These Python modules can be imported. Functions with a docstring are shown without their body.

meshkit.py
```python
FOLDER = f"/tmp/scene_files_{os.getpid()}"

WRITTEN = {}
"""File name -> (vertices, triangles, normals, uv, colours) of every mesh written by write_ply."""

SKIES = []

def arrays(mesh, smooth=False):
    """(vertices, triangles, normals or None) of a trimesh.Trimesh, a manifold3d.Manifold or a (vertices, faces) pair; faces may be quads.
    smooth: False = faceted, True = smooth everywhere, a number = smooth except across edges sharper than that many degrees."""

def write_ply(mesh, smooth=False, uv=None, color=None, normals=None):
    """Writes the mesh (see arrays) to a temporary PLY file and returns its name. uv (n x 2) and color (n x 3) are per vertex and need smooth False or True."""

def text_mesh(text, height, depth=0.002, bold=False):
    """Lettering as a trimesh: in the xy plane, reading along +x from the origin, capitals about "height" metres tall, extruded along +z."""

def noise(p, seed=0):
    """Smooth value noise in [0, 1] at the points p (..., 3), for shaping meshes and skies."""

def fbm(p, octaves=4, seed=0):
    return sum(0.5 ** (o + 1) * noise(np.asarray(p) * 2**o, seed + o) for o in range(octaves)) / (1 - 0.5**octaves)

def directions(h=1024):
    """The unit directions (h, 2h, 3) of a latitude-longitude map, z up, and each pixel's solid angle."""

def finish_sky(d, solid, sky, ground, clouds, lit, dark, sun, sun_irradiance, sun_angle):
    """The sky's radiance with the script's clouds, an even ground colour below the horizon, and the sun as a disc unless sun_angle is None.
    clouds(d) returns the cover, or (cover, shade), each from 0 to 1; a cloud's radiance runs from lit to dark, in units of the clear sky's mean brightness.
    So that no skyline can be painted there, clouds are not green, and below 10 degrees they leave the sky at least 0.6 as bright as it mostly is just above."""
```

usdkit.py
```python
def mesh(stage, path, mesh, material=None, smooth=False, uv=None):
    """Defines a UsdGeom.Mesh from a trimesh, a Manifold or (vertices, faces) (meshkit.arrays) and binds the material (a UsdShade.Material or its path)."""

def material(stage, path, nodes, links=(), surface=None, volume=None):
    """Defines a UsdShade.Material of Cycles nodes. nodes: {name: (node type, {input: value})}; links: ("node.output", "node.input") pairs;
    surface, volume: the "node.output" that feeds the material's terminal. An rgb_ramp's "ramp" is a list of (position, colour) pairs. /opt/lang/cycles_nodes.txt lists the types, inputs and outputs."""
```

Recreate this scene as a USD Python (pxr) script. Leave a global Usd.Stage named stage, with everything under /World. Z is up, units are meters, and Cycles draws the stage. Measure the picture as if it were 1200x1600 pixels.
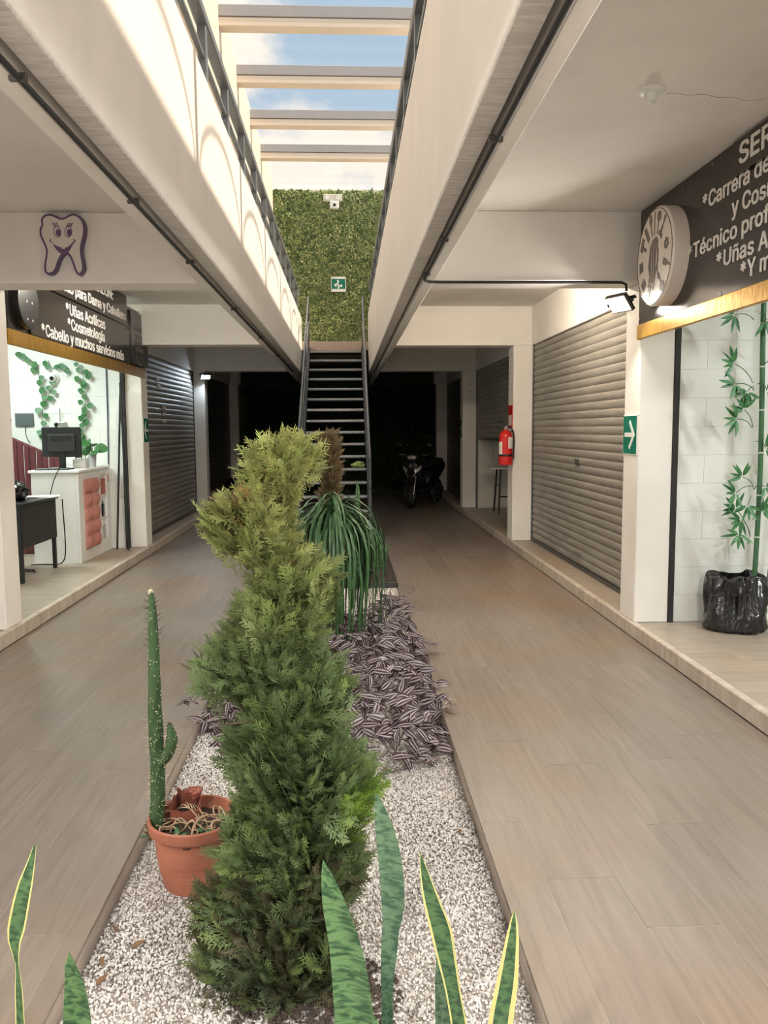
import math, random
import numpy as np, trimesh, usdkit, meshkit
from shapely.geometry import Polygon, Point, LineString, box as sbox
from shapely import affinity
from shapely.ops import unary_union
from pxr import Usd, UsdGeom, UsdLux, UsdShade, Gf, Sdf, Vt

rng = np.random.default_rng(7)
random.seed(7)
stage = Usd.Stage.CreateInMemory()
UsdGeom.SetStageUpAxis(stage, 'Z'); UsdGeom.SetStageMetersPerUnit(stage, 1.0)
UsdGeom.Xform.Define(stage, '/World')
PI = math.pi

# ---------------------------------------------------------------- camera
F_PX, YAW, PITCH, ROLL = 1271.158, 2.621, 5.841, -0.378
EYE = np.array([0, 0, 1.5])
ya, pa, ra = np.radians([YAW, PITCH, ROLL])
fw = np.array([math.sin(ya)*math.cos(pa), math.cos(ya)*math.cos(pa), -math.sin(pa)])
rt = np.array([math.cos(ya), -math.sin(ya), 0]); upv = np.cross(rt, fw)
rt, upv = rt*math.cos(ra)+upv*math.sin(ra), upv*math.cos(ra)-rt*math.sin(ra)
cam = UsdGeom.Camera.Define(stage, '/World/camera')
cam.CreateHorizontalApertureAttr(36.0); cam.CreateVerticalApertureAttr(48.0)
cam.CreateFocalLengthAttr(36.0*F_PX/1200.0)
cam.CreateClippingRangeAttr((0.05, 500.0))
cam.AddTransformOp().Set(Gf.Matrix4d(*rt, 0, *upv, 0, *(-fw), 0, *EYE, 1))
cam.CreateExposureAttr(0.65)

def at(px, py, ax, val):
    """the point of the plane ax=val seen at a pixel of the 1200x1600 photograph"""
    d = fw*F_PX+rt*(px-600)-upv*(py-800); a = 'xyz'.index(ax)
    return EYE+(val-EYE[a])/d[a]*d

# ---------------------------------------------------------------- sky and sun
SKY = usdkit.material(stage, '/World/Looks/sky', {
    'tc': ('texture_coordinate', {}),
    'sep': ('separate_xyz', {}),
    'grad': ('rgb_ramp', {'ramp': [(0.0, (.50, .53, .56)), (0.12, (.42, .50, .56)), (0.35, (.31, .40, .50)), (0.7, (.29, .38, .48)), (1.0, (.27, .36, .46))]}),
    'map': ('mapping', {'mapping_type': 'point', 'scale': (1.0, 1.0, 1.7), 'location': (0.35, 1.3, 0.1)}),
    'n': ('noise_texture', {'scale': 2.6, 'detail': 7.0, 'roughness': 0.55}),
    'cr': ('rgb_ramp', {'ramp': [(0.0, (0, 0, 0)), (0.475, (0, 0, 0)), (0.545, (1, 1, 1)), (1.0, (1, 1, 1))]}),
    'mix': ('mix_color', {'blend_type': 'mix', 'b': (.74, .66, .58)}),
    'bg': ('background_shader', {'strength': 1.0}),
}, [('tc.generated', 'sep.vector'), ('sep.z', 'grad.fac'), ('tc.generated', 'map.vector'), ('map.vector', 'n.vector'), ('n.fac', 'cr.fac'),
    ('cr.color', 'mix.fac'), ('grad.color', 'mix.a'), ('mix.result', 'bg.color')], surface='bg.background')
dome = UsdLux.DomeLight.Define(stage, '/World/sky_dome')
dome.CreateIntensityAttr(1.0)
UsdShade.MaterialBindingAPI.Apply(dome.GetPrim()).Bind(SKY)

def aim(direction, pos=(0, 0, 0)):
    """matrix whose -z axis points along direction"""
    z = -np.asarray(direction, float); z /= np.linalg.norm(z)
    x = np.cross([0, 0, 1.0], z); x /= np.linalg.norm(x); y = np.cross(z, x)
    return Gf.Matrix4d(*x, 0, *y, 0, *z, 0, *map(float, pos), 1)

SUN_DIR = np.array([-1.0, 0.16, -1.19])
sun = UsdLux.DistantLight.Define(stage, '/World/sun')
sun.CreateAngleAttr(0.9); sun.CreateIntensityAttr(1.0); sun.CreateNormalizeAttr(True); sun.CreateColorAttr(Gf.Vec3f(1.0, .83, .64))
sun.AddTransformOp().Set(aim(SUN_DIR))

# ---------------------------------------------------------------- materials
def mat(name, color, rough=0.6, metal=0.0, var=0.0, scale=6.0, stretch=(1, 1, 1), bump=0.0, bscale=40.0, spec=0.5, color2=None, pos=(0.35, 0.65), **kw):
    nodes = {'p': ('principled_bsdf', {'base_color': color, 'roughness': rough, 'metallic': metal, 'specular_ior_level': spec, **kw})}
    links = []
    if var or color2 is not None or bump:
        nodes['g'] = ('geometry', {}); nodes['m'] = ('mapping', {'mapping_type': 'point', 'scale': stretch}); links.append(('g.position', 'm.vector'))
    if var or color2 is not None:
        c2 = color2 if color2 is not None else tuple(c*(1-var) for c in color)
        nodes['n'] = ('noise_texture', {'scale': scale, 'detail': 4.0, 'roughness': 0.6})
        nodes['r'] = ('rgb_ramp', {'ramp': [(pos[0], c2), (pos[1], color)]})
        links += [('m.vector', 'n.vector'), ('n.fac', 'r.fac'), ('r.color', 'p.base_color')]
    if bump:
        nodes['bn'] = ('noise_texture', {'scale': bscale, 'detail': 3.0})
        nodes['b'] = ('bump', {'strength': bump, 'distance': 0.01})
        links += [('m.vector', 'bn.vector'), ('bn.fac', 'b.height'), ('b.normal', 'p.normal')]
    return usdkit.material(stage, '/World/Looks/'+name, nodes, links, surface='p.BSDF')

def plank_mat(name, c_light, c_dark, stretch, rough=0.42):
    return usdkit.material(stage, '/World/Looks/'+name, {
        'g': ('geometry', {}), 'oi': ('object_info', {}),
        'off': ('vector_math', {'math_type': 'scale', 'vector1': (31.0, 17.0, 11.0)}),
        'add': ('vector_math', {'math_type': 'add'}),
        'm': ('mapping', {'mapping_type': 'point', 'scale': stretch}),
        'n': ('noise_texture', {'scale': 1.0, 'detail': 6.0, 'roughness': 0.62, 'distortion': 0.6}),
        'r': ('rgb_ramp', {'ramp': [(0.28, c_dark), (0.5, tuple(.55*a+.45*b for a, b in zip(c_light, c_dark))), (0.72, c_light)]}),
        'n2': ('noise_texture', {'scale': 0.9, 'detail': 2.0}),
        'r2': ('rgb_ramp', {'ramp': [(0.32, (1.02, .86, .72)), (0.5, (.98, .95, .92)), (0.68, (1.0, 1.0, 1.02))]}),  # warm patches put reflected warm light into the tile colour
        'mul': ('mix_color', {'blend_type': 'multiply', 'fac': 1.0}),
        'tr': ('map_range', {'from_min': 0.0, 'from_max': 1.0, 'to_min': 0.94, 'to_max': 1.05}),
        'tone': ('vector_math', {'math_type': 'scale'}),
        'b': ('bump', {'strength': 0.12, 'distance': 0.004}),
        'p': ('principled_bsdf', {'roughness': rough, 'specular_ior_level': 0.4}),
    }, [('oi.random', 'off.scale'), ('g.position', 'add.vector1'), ('off.vector', 'add.vector2'), ('add.vector', 'm.vector'), ('m.vector', 'n.vector'),
        ('n.fac', 'r.fac'), ('g.position', 'n2.vector'), ('n2.fac', 'r2.fac'), ('r.color', 'mul.a'), ('r2.color', 'mul.b'), ('oi.random', 'tr.value'),
        ('mul.result', 'tone.vector1'), ('tr.result', 'tone.scale'), ('tone.vector', 'p.base_color'), ('n.fac', 'b.height'), ('b.normal', 'p.normal')], surface='p.BSDF')

def emit(name, color, strength):
    return usdkit.material(stage, '/World/Looks/'+name, {'e': ('emission', {'color': color, 'strength': strength})}, surface='e.emission')

M = {}
M['plaster'] = mat('plaster', (.84, .80, .74), .75, var=.06, scale=2.5, bump=.15, bscale=60)
M['soffit'] = mat('soffit', (.70, .67, .63), .8, color2=(.56, .54, .51), scale=9, stretch=(1, 6, 1), pos=(.4, .6), bump=.25, bscale=50)
M['fascia'] = mat('fascia', (.88, .845, .80), .75, var=.05, scale=3, stretch=(1, 1, .5), bump=.12, bscale=70)
def speck_mat(name, color, dark, rough, scale, at_=.27):
    return usdkit.material(stage, '/World/Looks/'+name, {
        'g': ('geometry', {}), 'n': ('noise_texture', {'scale': scale, 'detail': 5.0, 'roughness': .65}), 'r': ('rgb_ramp', {'ramp': [(at_, dark), (at_+.035, color)]}),
        'n2': ('noise_texture', {'scale': 2.0, 'detail': 3.0}), 'r2': ('rgb_ramp', {'ramp': [(.3, (.92, .91, .89)), (.65, (1, 1, 1))]}), 'm': ('mix_color', {'blend_type': 'multiply', 'fac': 1.0}),
        'b': ('bump', {'strength': .12, 'distance': .01}), 'p': ('principled_bsdf', {'roughness': rough})},
        [('g.position', 'n.vector'), ('n.fac', 'r.fac'), ('g.position', 'n2.vector'), ('n2.fac', 'r2.fac'), ('r.color', 'm.a'), ('r2.color', 'm.b'), ('m.result', 'p.base_color'), ('n.fac', 'b.height'), ('b.normal', 'p.normal')], surface='p.BSDF')
M['ceiling'] = mat('ceiling', (.84, .815, .775), .8, var=.10, scale=1.6, bump=.12, bscale=30)
M['beam'] = mat('beam', (.86, .83, .785), .75, var=.07, scale=2.2, bump=.1, bscale=40)
M['pillar'] = speck_mat('pillar', (.87, .835, .785), (.22, .19, .16), .7, 11.0, .275)
M['salon_wall'] = speck_mat('salon_wall', (.86, .88, .84), (.45, .45, .43), .6, 8.0, .25)
M['mortar'] = mat('mortar', (.80, .82, .78), .8)
M['walk_tile'] = plank_mat('walk_tile', (.255, .217, .185), (.175, .146, .121), (30, 2.0, 30))
M['deck_tile'] = plank_mat('deck_tile', (.42, .365, .30), (.315, .268, .217), (2.0, 30, 30))
M['edge_tile'] = mat('edge_tile', (.42, .35, .29), .5, color2=(.33, .27, .22), scale=3, stretch=(20, 1.5, 14), bump=.1)
M['grout'] = mat('grout', (.42, .37, .315), .8)
M['curb'] = mat('curb', (.56, .49, .41), .6, color2=(.42, .35, .28), scale=5, stretch=(1, 3, 1))
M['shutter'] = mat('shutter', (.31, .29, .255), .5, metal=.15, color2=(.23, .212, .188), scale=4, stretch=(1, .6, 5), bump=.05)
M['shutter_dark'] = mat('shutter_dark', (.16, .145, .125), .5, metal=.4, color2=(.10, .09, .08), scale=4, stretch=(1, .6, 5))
M['steel'] = mat('steel', (.10, .105, .11), .4, metal=.6)
M['rail'] = mat('rail', (.20, .22, .235), .38, metal=.5, var=.15, scale=12)
M['tread'] = mat('tread', (.085, .085, .085), .38, metal=.3, var=.25, scale=14)
M['nosing'] = mat('nosing', (.35, .35, .34), .35, metal=.6)
M['rail_steel'] = mat('rail_steel', (.30, .30, .31), .35, metal=.7)
M['chrome'] = mat('chrome', (.75, .75, .76), .18, metal=1.0)
M['pipe'] = mat('pipe', (.09, .08, .07), .5, metal=.3)
M['black'] = mat('black', (.014, .014, .015), .35)
M['black_matt'] = mat('black_matt', (.02, .02, .02), .7)
M['plastic_bag'] = mat('plastic_bag', (.012, .012, .013), .17, bump=.12, bscale=45, spec=.6)
M['sign_black'] = mat('sign_black', (.028, .022, .018), .16, var=.3, scale=3)
M['gold'] = mat('gold', (.68, .40, .07), .28, metal=.75, color2=(.50, .27, .04), scale=8, stretch=(1, 3, 1), bump=.12, bscale=12)
M['letter'] = mat('letter', (.80, .77, .73), .5)
M['disc_white'] = mat('disc_white', (.80, .73, .66), .5)
M['disc_print'] = mat('disc_print', (.20, .165, .14), .5)
M['exit_green'] = mat('exit_green', (.0, .175, .105), .4)
M['sign_white'] = mat('sign_white', (.82, .84, .80), .45)
M['purple'] = mat('purple', (.13, .075, .17), .45)
M['tooth_white'] = mat('tooth_white', (.70, .64, .59), .5)
M['red'] = mat('red', (.62, .018, .015), .25)
M['label_white'] = mat('label_white', (.78, .76, .72), .5)
M['white_paint'] = mat('white_paint', (.80, .79, .76), .45)
M['pink'] = mat('pink', (.55, .235, .195), .6, var=.12, scale=20)
M['maroon'] = mat('maroon', (.115, .022, .026), .6)
M['screen'] = mat('screen', (.008, .008, .009), .12)
M['lens'] = mat('lens', (.01, .01, .012), .08)
M['leaf_plain'] = mat('leaf_plain', (.055, .20, .05), .4, color2=(.03, .12, .035), scale=20)
M['leaf_bamboo'] = mat('leaf_bamboo', (.075, .26, .085), .42, color2=(.025, .115, .045), scale=22)
M['bamboo'] = mat('bamboo', (.075, .20, .085), .38, color2=(.045, .13, .06), scale=8, stretch=(1, 1, .2))
M['bamboo_ring'] = mat('bamboo_ring', (.62, .68, .58), .5)
M['vine_leaf'] = mat('vine_leaf', (.05, .20, .055), .45, color2=(.03, .12, .04), scale=30)
M['terracotta'] = mat('terracotta', (.44, .165, .095), .55, color2=(.36, .125, .075), scale=9, bump=.06, bscale=30)
M['terracotta_dark'] = mat('terracotta_dark', (.30, .085, .05), .6, color2=(.20, .055, .035), scale=14)
M['soil'] = mat('soil', (.075, .05, .035), .9, color2=(.03, .02, .015), scale=40, bump=.8, bscale=60)
M['root'] = mat('root', (.50, .36, .23), .7, color2=(.36, .24, .14), scale=30)
M['cactus'] = mat('cactus', (.055, .105, .04), .5, color2=(.03, .075, .025), scale=25, stretch=(1, 1, .4))
M['spine'] = mat('spine', (.74, .64, .44), .5)
M['spike'] = mat('spike', (.09, .075, .05), .5)
M['trunk'] = mat('trunk', (.15, .095, .06), .85, color2=(.09, .055, .035), scale=20, stretch=(1, 1, .25), bump=.5)
M['gravel_base'] = mat('gravel_base', (.42, .37, .33), .9, color2=(.22, .18, .15), scale=90, bump=.8, bscale=110)
M['brown_leaf'] = mat('brown_leaf', (.20, .11, .05), .7, color2=(.13, .07, .035), scale=30)
M['strap'] = mat('strap', (.065, .155, .05), .4, color2=(.035, .09, .03), scale=14)
M['skin_beige'] = mat('beige_plastic', (.66, .62, .54), .45)
M['paper'] = mat('paper', (.74, .72, .68), .7)
M['rubber'] = mat('rubber', (.012, .012, .012), .65)
M['silver'] = mat('silver', (.42, .42, .43), .28, metal=.9)
M['headlight'] = mat('headlight', (.7, .7, .72), .12, metal=.6)
M['roof_grey'] = mat('roof_grey', (.42, .41, .42), .55, var=.06)
M['roof_cream'] = mat('roof_cream', (.78, .68, .56), .6)
M['landing'] = mat('landing', (.74, .58, .47), .6, var=.08)
M['lime'] = mat('lime', (.42, .55, .18), .6)
M['door_panel'] = mat('door_panel', (.70, .68, .63), .6, var=.06)
M['earth'] = mat('earth', (.30, .27, .24), .9)
M['lamp_warm'] = emit('lamp_warm', (1.0, .95, .86), 30.0)
M['lamp_cool'] = emit('lamp_cool', (.75, .9, 1.0), 22.0)
M['glow_white'] = emit('glow_white', (1.0, .98, .93), 5.0)
M['pane'] = usdkit.material(stage, '/World/Looks/pane', {
    'f': ('layer_weight', {'blend': 0.5}), 'pw': ('math', {'math_type': 'power', 'value2': 4.0}), 'ml': ('math', {'math_type': 'multiply_add', 'value2': .10, 'value3': .015}),
    't': ('transparent_bsdf', {'color': (.97, .98, .98)}), 'g': ('glossy_bsdf', {'color': (1, 1, 1), 'roughness': 0.03}), 'm': ('mix_closure', {})},
    [('f.facing', 'pw.value1'), ('pw.value', 'ml.value1'), ('ml.value', 'm.fac'), ('t.BSDF', 'm.closure1'), ('g.BSDF', 'm.closure2')], surface='m.closure')

def foliage_mat(name, rough=.5, trans=.25):
    return usdkit.material(stage, '/World/Looks/'+name, {
        'a': ('attribute', {'attribute': 'tint'}),
        'p': ('principled_bsdf', {'roughness': rough, 'specular_ior_level': .3}),
        't': ('translucent_bsdf', {}), 'm': ('mix_closure', {'fac': trans})},
        [('a.color', 'p.base_color'), ('a.color', 't.color'), ('p.BSDF', 'm.closure1'), ('t.BSDF', 'm.closure2')], surface='m.closure')
M['foliage'] = foliage_mat('foliage')

def striped_leaf(name, green, dark, edge=None, edge_at=.36):
    """sansevieria: wavy dark bands across, optional yellow margins; st = (across 0..1, length in metres)"""
    nodes = {
        'uv': ('uvmap', {'attribute': 'st'}), 'm': ('mapping', {'mapping_type': 'point', 'scale': (.75, 36.0, 1.0)}),
        'n': ('noise_texture', {'scale': 2.0, 'detail': 3.5, 'roughness': .6, 'distortion': .5}), 'r': ('rgb_ramp', {'ramp': [(.40, dark), (.56, green)]}),
        'p': ('principled_bsdf', {'roughness': .34, 'specular_ior_level': .45})}
    links = [('uv.UV', 'm.vector'), ('m.vector', 'n.vector'), ('n.fac', 'r.fac')]
    if edge:
        nodes |= {'s': ('separate_xyz', {}), 'd': ('math', {'math_type': 'subtract', 'value2': .5}), 'ab': ('math', {'math_type': 'absolute'}),
                  'gt': ('math', {'math_type': 'greater_than', 'value2': edge_at}), 'mx': ('mix_color', {'blend_type': 'mix', 'b': edge})}
        links += [('uv.UV', 's.vector'), ('s.x', 'd.value1'), ('d.value', 'ab.value1'), ('ab.value', 'gt.value1'), ('gt.value', 'mx.fac'), ('r.color', 'mx.a'), ('mx.result', 'p.base_color')]
    else:
        links.append(('r.color', 'p.base_color'))
    return usdkit.material(stage, '/World/Looks/'+name, nodes, links, surface='p.BSDF')
M['snake_green'] = striped_leaf('snake_green', (.115, .215, .085), (.022, .065, .028))
M['snake_pale'] = striped_leaf('snake_pale', (.12, .20, .115), (.035, .085, .05))
M['snake_yellow'] = striped_leaf('snake_yellow', (.075, .15, .06), (.022, .06, .028), (.56, .52, .20), .30)
M['snake_thin'] = striped_leaf('snake_thin', (.075, .15, .06), (.022, .06, .028), (.56, .52, .20), .39)
M['zebra'] = usdkit.material(stage, '/World/Looks/zebra', {
    'uv': ('uvmap', {'attribute': 'st'}), 's': ('separate_xyz', {}), 'd': ('math', {'math_type': 'subtract', 'value2': .5}), 'ab': ('math', {'math_type': 'absolute'}),
    'r': ('rgb_ramp', {'ramp': [(0.0, (.05, .018, .026)), (.09, (.05, .018, .026)), (.14, (.40, .37, .36)), (.24, (.33, .295, .285)), (.31, (.055, .020, .03)), (.5, (.040, .014, .022))]}),
    'p': ('principled_bsdf', {'roughness': .4})},
    [('uv.UV', 's.vector'), ('s.x', 'd.value1'), ('d.value', 'ab.value1'), ('ab.value', 'r.fac'), ('r.color', 'p.base_color')], surface='p.BSDF')
M['stone'] = usdkit.material(stage, '/World/Looks/stone', {
    'oi': ('object_info', {}), 'g': ('geometry', {}),
    'r': ('rgb_ramp', {'ramp': [(0.0, (.36, .32, .285)), (.25, (.57, .525, .485)), (.6, (.71, .665, .62)), (1.0, (.82, .785, .75))]}),
    'p': ('principled_bsdf', {'roughness': .7})}, [('oi.random', 'r.fac'), ('r.color', 'p.base_color')], surface='p.BSDF')

# ---------------------------------------------------------------- helpers
used = {}
def numbered(parent, name):
    k = (parent, name); n = used.get(k, 0); used[k] = n+1
    return f'{parent}/{name}' if n == 0 else f'{parent}/{name}_{n:03d}'

def pth(p):
    return '/World' if p is None else (p if isinstance(p, str) else str(p.GetPath()))

def tag(prim, label=None, cat=None, group=None, kind=None):
    for k, v in (('label', label), ('category', cat), ('group', group), ('kind', kind)):
        if v: prim.SetCustomDataByKey(k, v)
    return prim

def obj(name, mesh, material, parent=None, label=None, cat=None, group=None, kind=None, smooth=False, uv=None, tint=None):
    m = usdkit.mesh(stage, numbered(pth(parent), name), mesh, M[material] if isinstance(material, str) else material, smooth, uv)
    if tint is not None:
        UsdGeom.PrimvarsAPI(m).CreatePrimvar('tint', Sdf.ValueTypeNames.Color3fArray, 'vertex').Set(Vt.Vec3fArray.FromNumpy(np.asarray(tint, np.float32)))
    return tag(m.GetPrim(), label, cat, group, kind)

def thing(name, label, cat, group=None, kind=None, loc=None):
    x = UsdGeom.Xform.Define(stage, numbered('/World', name))
    if loc is not None: x.AddTranslateOp().Set(Gf.Vec3d(*map(float, loc)))
    return tag(x.GetPrim(), label, cat, group, kind)

_RB = None
def rbox(lo, hi, bevel=0.0):
    """box between two corners with chamfered edges"""
    global _RB
    lo, hi = np.minimum(lo, hi).astype(float), np.maximum(lo, hi).astype(float)
    c, h = (lo+hi)/2, (hi-lo)/2
    bevel = min(bevel, h.min()*.45)
    if bevel <= 0:
        b = trimesh.creation.box(2*h); b.apply_translation(c); return b
    S = np.array([[sx, sy, sz] for sx in (-1, 1) for sy in (-1, 1) for sz in (-1, 1)])
    base = np.repeat(S, 3, 0); ins = np.tile(1-np.eye(3), (8, 1))
    if _RB is None:
        hull = trimesh.convex.convex_hull(np.round(base*(1-ins*.2), 6)); 
        order = [int(np.argmin(np.abs(base*(1-ins*.2)-v).sum(1))) for v in hull.vertices]
        _RB = np.array(order)[hull.faces]
    return trimesh.Trimesh(base*(h-ins*bevel)+c, _RB, process=False)

def cat_(ms):
    return trimesh.util.concatenate([m for m in ms])

def tube(points, radii, sides=8, cap=True):
    p = np.asarray(points, float); r = np.broadcast_to(radii, (len(p),))
    t = np.gradient(p, axis=0); t /= np.linalg.norm(t, axis=1, keepdims=True)+1e-12
    ref = np.array([0, 0, 1.0]) if abs(t[0][2]) < .9 else np.array([1.0, 0, 0])
    a = np.cross(t[0], ref); a /= np.linalg.norm(a); A = []
    for k in range(len(p)):
        a = a-t[k]*(a@t[k]); a /= np.linalg.norm(a)+1e-12; A.append(a)
    A = np.array(A); B = np.cross(t, A)
    ang = np.arange(sides)*2*PI/sides
    v = p[:, None]+r[:, None, None]*(np.cos(ang)[None, :, None]*A[:, None]+np.sin(ang)[None, :, None]*B[:, None])
    n = len(p); i, j = np.meshgrid(np.arange(n-1), np.arange(sides), indexing='ij')
    q = np.stack([i*sides+j, i*sides+(j+1) % sides, (i+1)*sides+(j+1) % sides, (i+1)*sides+j], -1).reshape(-1, 4)
    f = np.vstack([q[:, [0, 1, 2]], q[:, [0, 2, 3]]]); v = v.reshape(-1, 3)
    if cap:
        v = np.vstack([v, p[0], p[-1]]); m = len(v)
        s0 = [[m-2, (j+1) % sides, j] for j in range(sides)]; s1 = [[m-1, (n-1)*sides+j, (n-1)*sides+(j+1) % sides] for j in range(sides)]
        f = np.vstack([f, s0, s1])
    return trimesh.Trimesh(v, f, process=False)

def smooth_path(pts, n=24):
    pts = np.asarray(pts, float); 
    if len(pts) < 3: return np.linspace(pts[0], pts[-1], n)
    from scipy.interpolate import CubicSpline
    d = np.r_[0, np.cumsum(np.linalg.norm(np.diff(pts, axis=0), axis=1))]
    return CubicSpline(d, pts)(np.linspace(0, d[-1], n))

def lathe(profile, n=32, center=(0, 0, 0)):
    pr = np.asarray(profile, float); ang = np.arange(n)*2*PI/n
    v = np.stack([pr[:, None, 0]*np.cos(ang), pr[:, None, 0]*np.sin(ang), np.repeat(pr[:, 1][:, None], n, 1)], -1).reshape(-1, 3)
    k = len(pr); i, j = np.meshgrid(np.arange(k-1), np.arange(n), indexing='ij')
    q = np.stack([i*n+j, i*n+(j+1) % n, (i+1)*n+(j+1) % n, (i+1)*n+j], -1).reshape(-1, 4)
    return trimesh.Trimesh(v+np.asarray(center, float), np.vstack([q[:, [0, 1, 2]], q[:, [0, 2, 3]]]), process=False)

def frame(mesh, origin, xd, yd):
    """map local x, y, z to xd, yd, xd x yd at origin"""
    xd, yd = np.asarray(xd, float), np.asarray(yd, float); R = np.stack([xd, yd, np.cross(xd, yd)], 1)
    m = mesh.copy(); m.vertices = np.asarray(m.vertices)@R.T+np.asarray(origin, float); return m

def extrude(poly, depth):
    geoms = getattr(poly, 'geoms', [poly])
    return cat_([trimesh.creation.extrude_polygon(g, depth, engine='earcut') for g in geoms if g.area > 1e-9])

def text(s, height, width=None, depth=.004):
    m = meshkit.text_mesh(s, height, depth, bold=True)
    if width is not None:
        b = m.bounds; m.vertices[:, 0] = (m.vertices[:, 0]-b[0, 0])*width/(b[1, 0]-b[0, 0])
    return m

def rect_light(name, pos, direction, w, h, intensity, color):
    l = UsdLux.RectLight.Define(stage, numbered('/World', name))
    l.CreateWidthAttr(w); l.CreateHeightAttr(h); l.CreateIntensityAttr(intensity); l.CreateColorAttr(Gf.Vec3f(*color))
    l.AddTransformOp().Set(aim(direction, pos)); return l

class Soup:
    """many small transformed pieces in one mesh"""
    def __init__(s): s.v, s.f, s.c, s.u, s.n = [], [], [], [], 0
    def add(s, v, f, color=None, uv=None):
        s.v.append(v); s.f.append(f+s.n); s.n += len(v)
        if color is not None: s.c.append(np.broadcast_to(color, (len(v), 3)))
        if uv is not None: s.u.append(uv)
    def mesh(s): return (np.vstack(s.v), np.vstack(s.f))
    def tint(s): return np.vstack(s.c)
    def uv(s): return np.vstack(s.u)

X, Y, Z = np.eye(3)
# ================================================================ setting: floors
WR0, WR1 = .495, 2.03          # right walkway
WL0, WL1 = -2.38, -.786        # left walkway
YB, YE = -1.5, 18.75
def floor_run(name, label, x_edges, y0, y1, length, along, parent_label=None, z=0.0, material='walk_tile', seed=1, base=None, gap=.0022):
    r = np.random.default_rng(seed)
    t = thing(name, label, 'floor', kind='structure')
    if base is not None: obj('bed', rbox(*base), 'grout', t)
    return t, r

def tiles_y(t, x_edges, y0, y1, length, z, material, r, thick=.012, offs=None):
    """planks that run along y"""
    cells = []
    for k, (xa, xb) in enumerate(zip(x_edges[:-1], x_edges[1:])):
        y = y0-(offs[k] if offs is not None else r.uniform(0, length))
        while y < y1:
            a, b = max(y, y0), min(y+length, y1)
            if b-a > .03: cells.append((xa, xb, a, b))
            y += length
    for xa, xb, a, b in cells:
        g = .0010; dz = r.uniform(-.0003, .0003)
        obj('tile', rbox((xa+g, a+g, z-.0009), (xb-g, b-g, z+dz), .0009), material, t)
    return len(cells)

def tiles_x(t, y_edges, x0, x1, length, z, material, r, thick=.012):
    n = 0
    for k, (ya_, yb_) in enumerate(zip(y_edges[:-1], y_edges[1:])):
        x = x0-r.uniform(0, length)
        while x < x1:
            a, b = max(x, x0), min(x+length, x1)
            if b-a > .03:
                g = .0010; n += 1
                obj('tile', rbox((a+g, ya_+g, z-.0009), (b-g, yb_-g, z+r.uniform(-.0003, .0003)), .0009), material, t)
            x += length
    return n

t, r = floor_run('floor', 'wood-look plank tiled walkway right of the planter bed', None, 0, 0, 0, None, base=((WR0+.012, YB, -.30), (WR1, YE, -.0010)), seed=3)
tiles_y(t, [WR0, .65, .885, 1.12, 1.355, 1.59, 1.825, WR1], YB, YE, 1.2, 0.0, 'walk_tile', r, offs=[.35, .75, 1.03, .4, 1.0, .72, .2])
t, r = floor_run('floor', 'wood-look plank tiled walkway left of the planter bed', None, 0, 0, 0, None, base=((WL0, YB, -.30), (WL1-.012, YE, -.0010)), seed=4)
tiles_y(t, [WL0, -2.265, -2.03, -1.795, -1.56, -1.325, -1.09, -.855, WL1], YB, YE, 1.2, 0.0, 'walk_tile', r)
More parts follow.
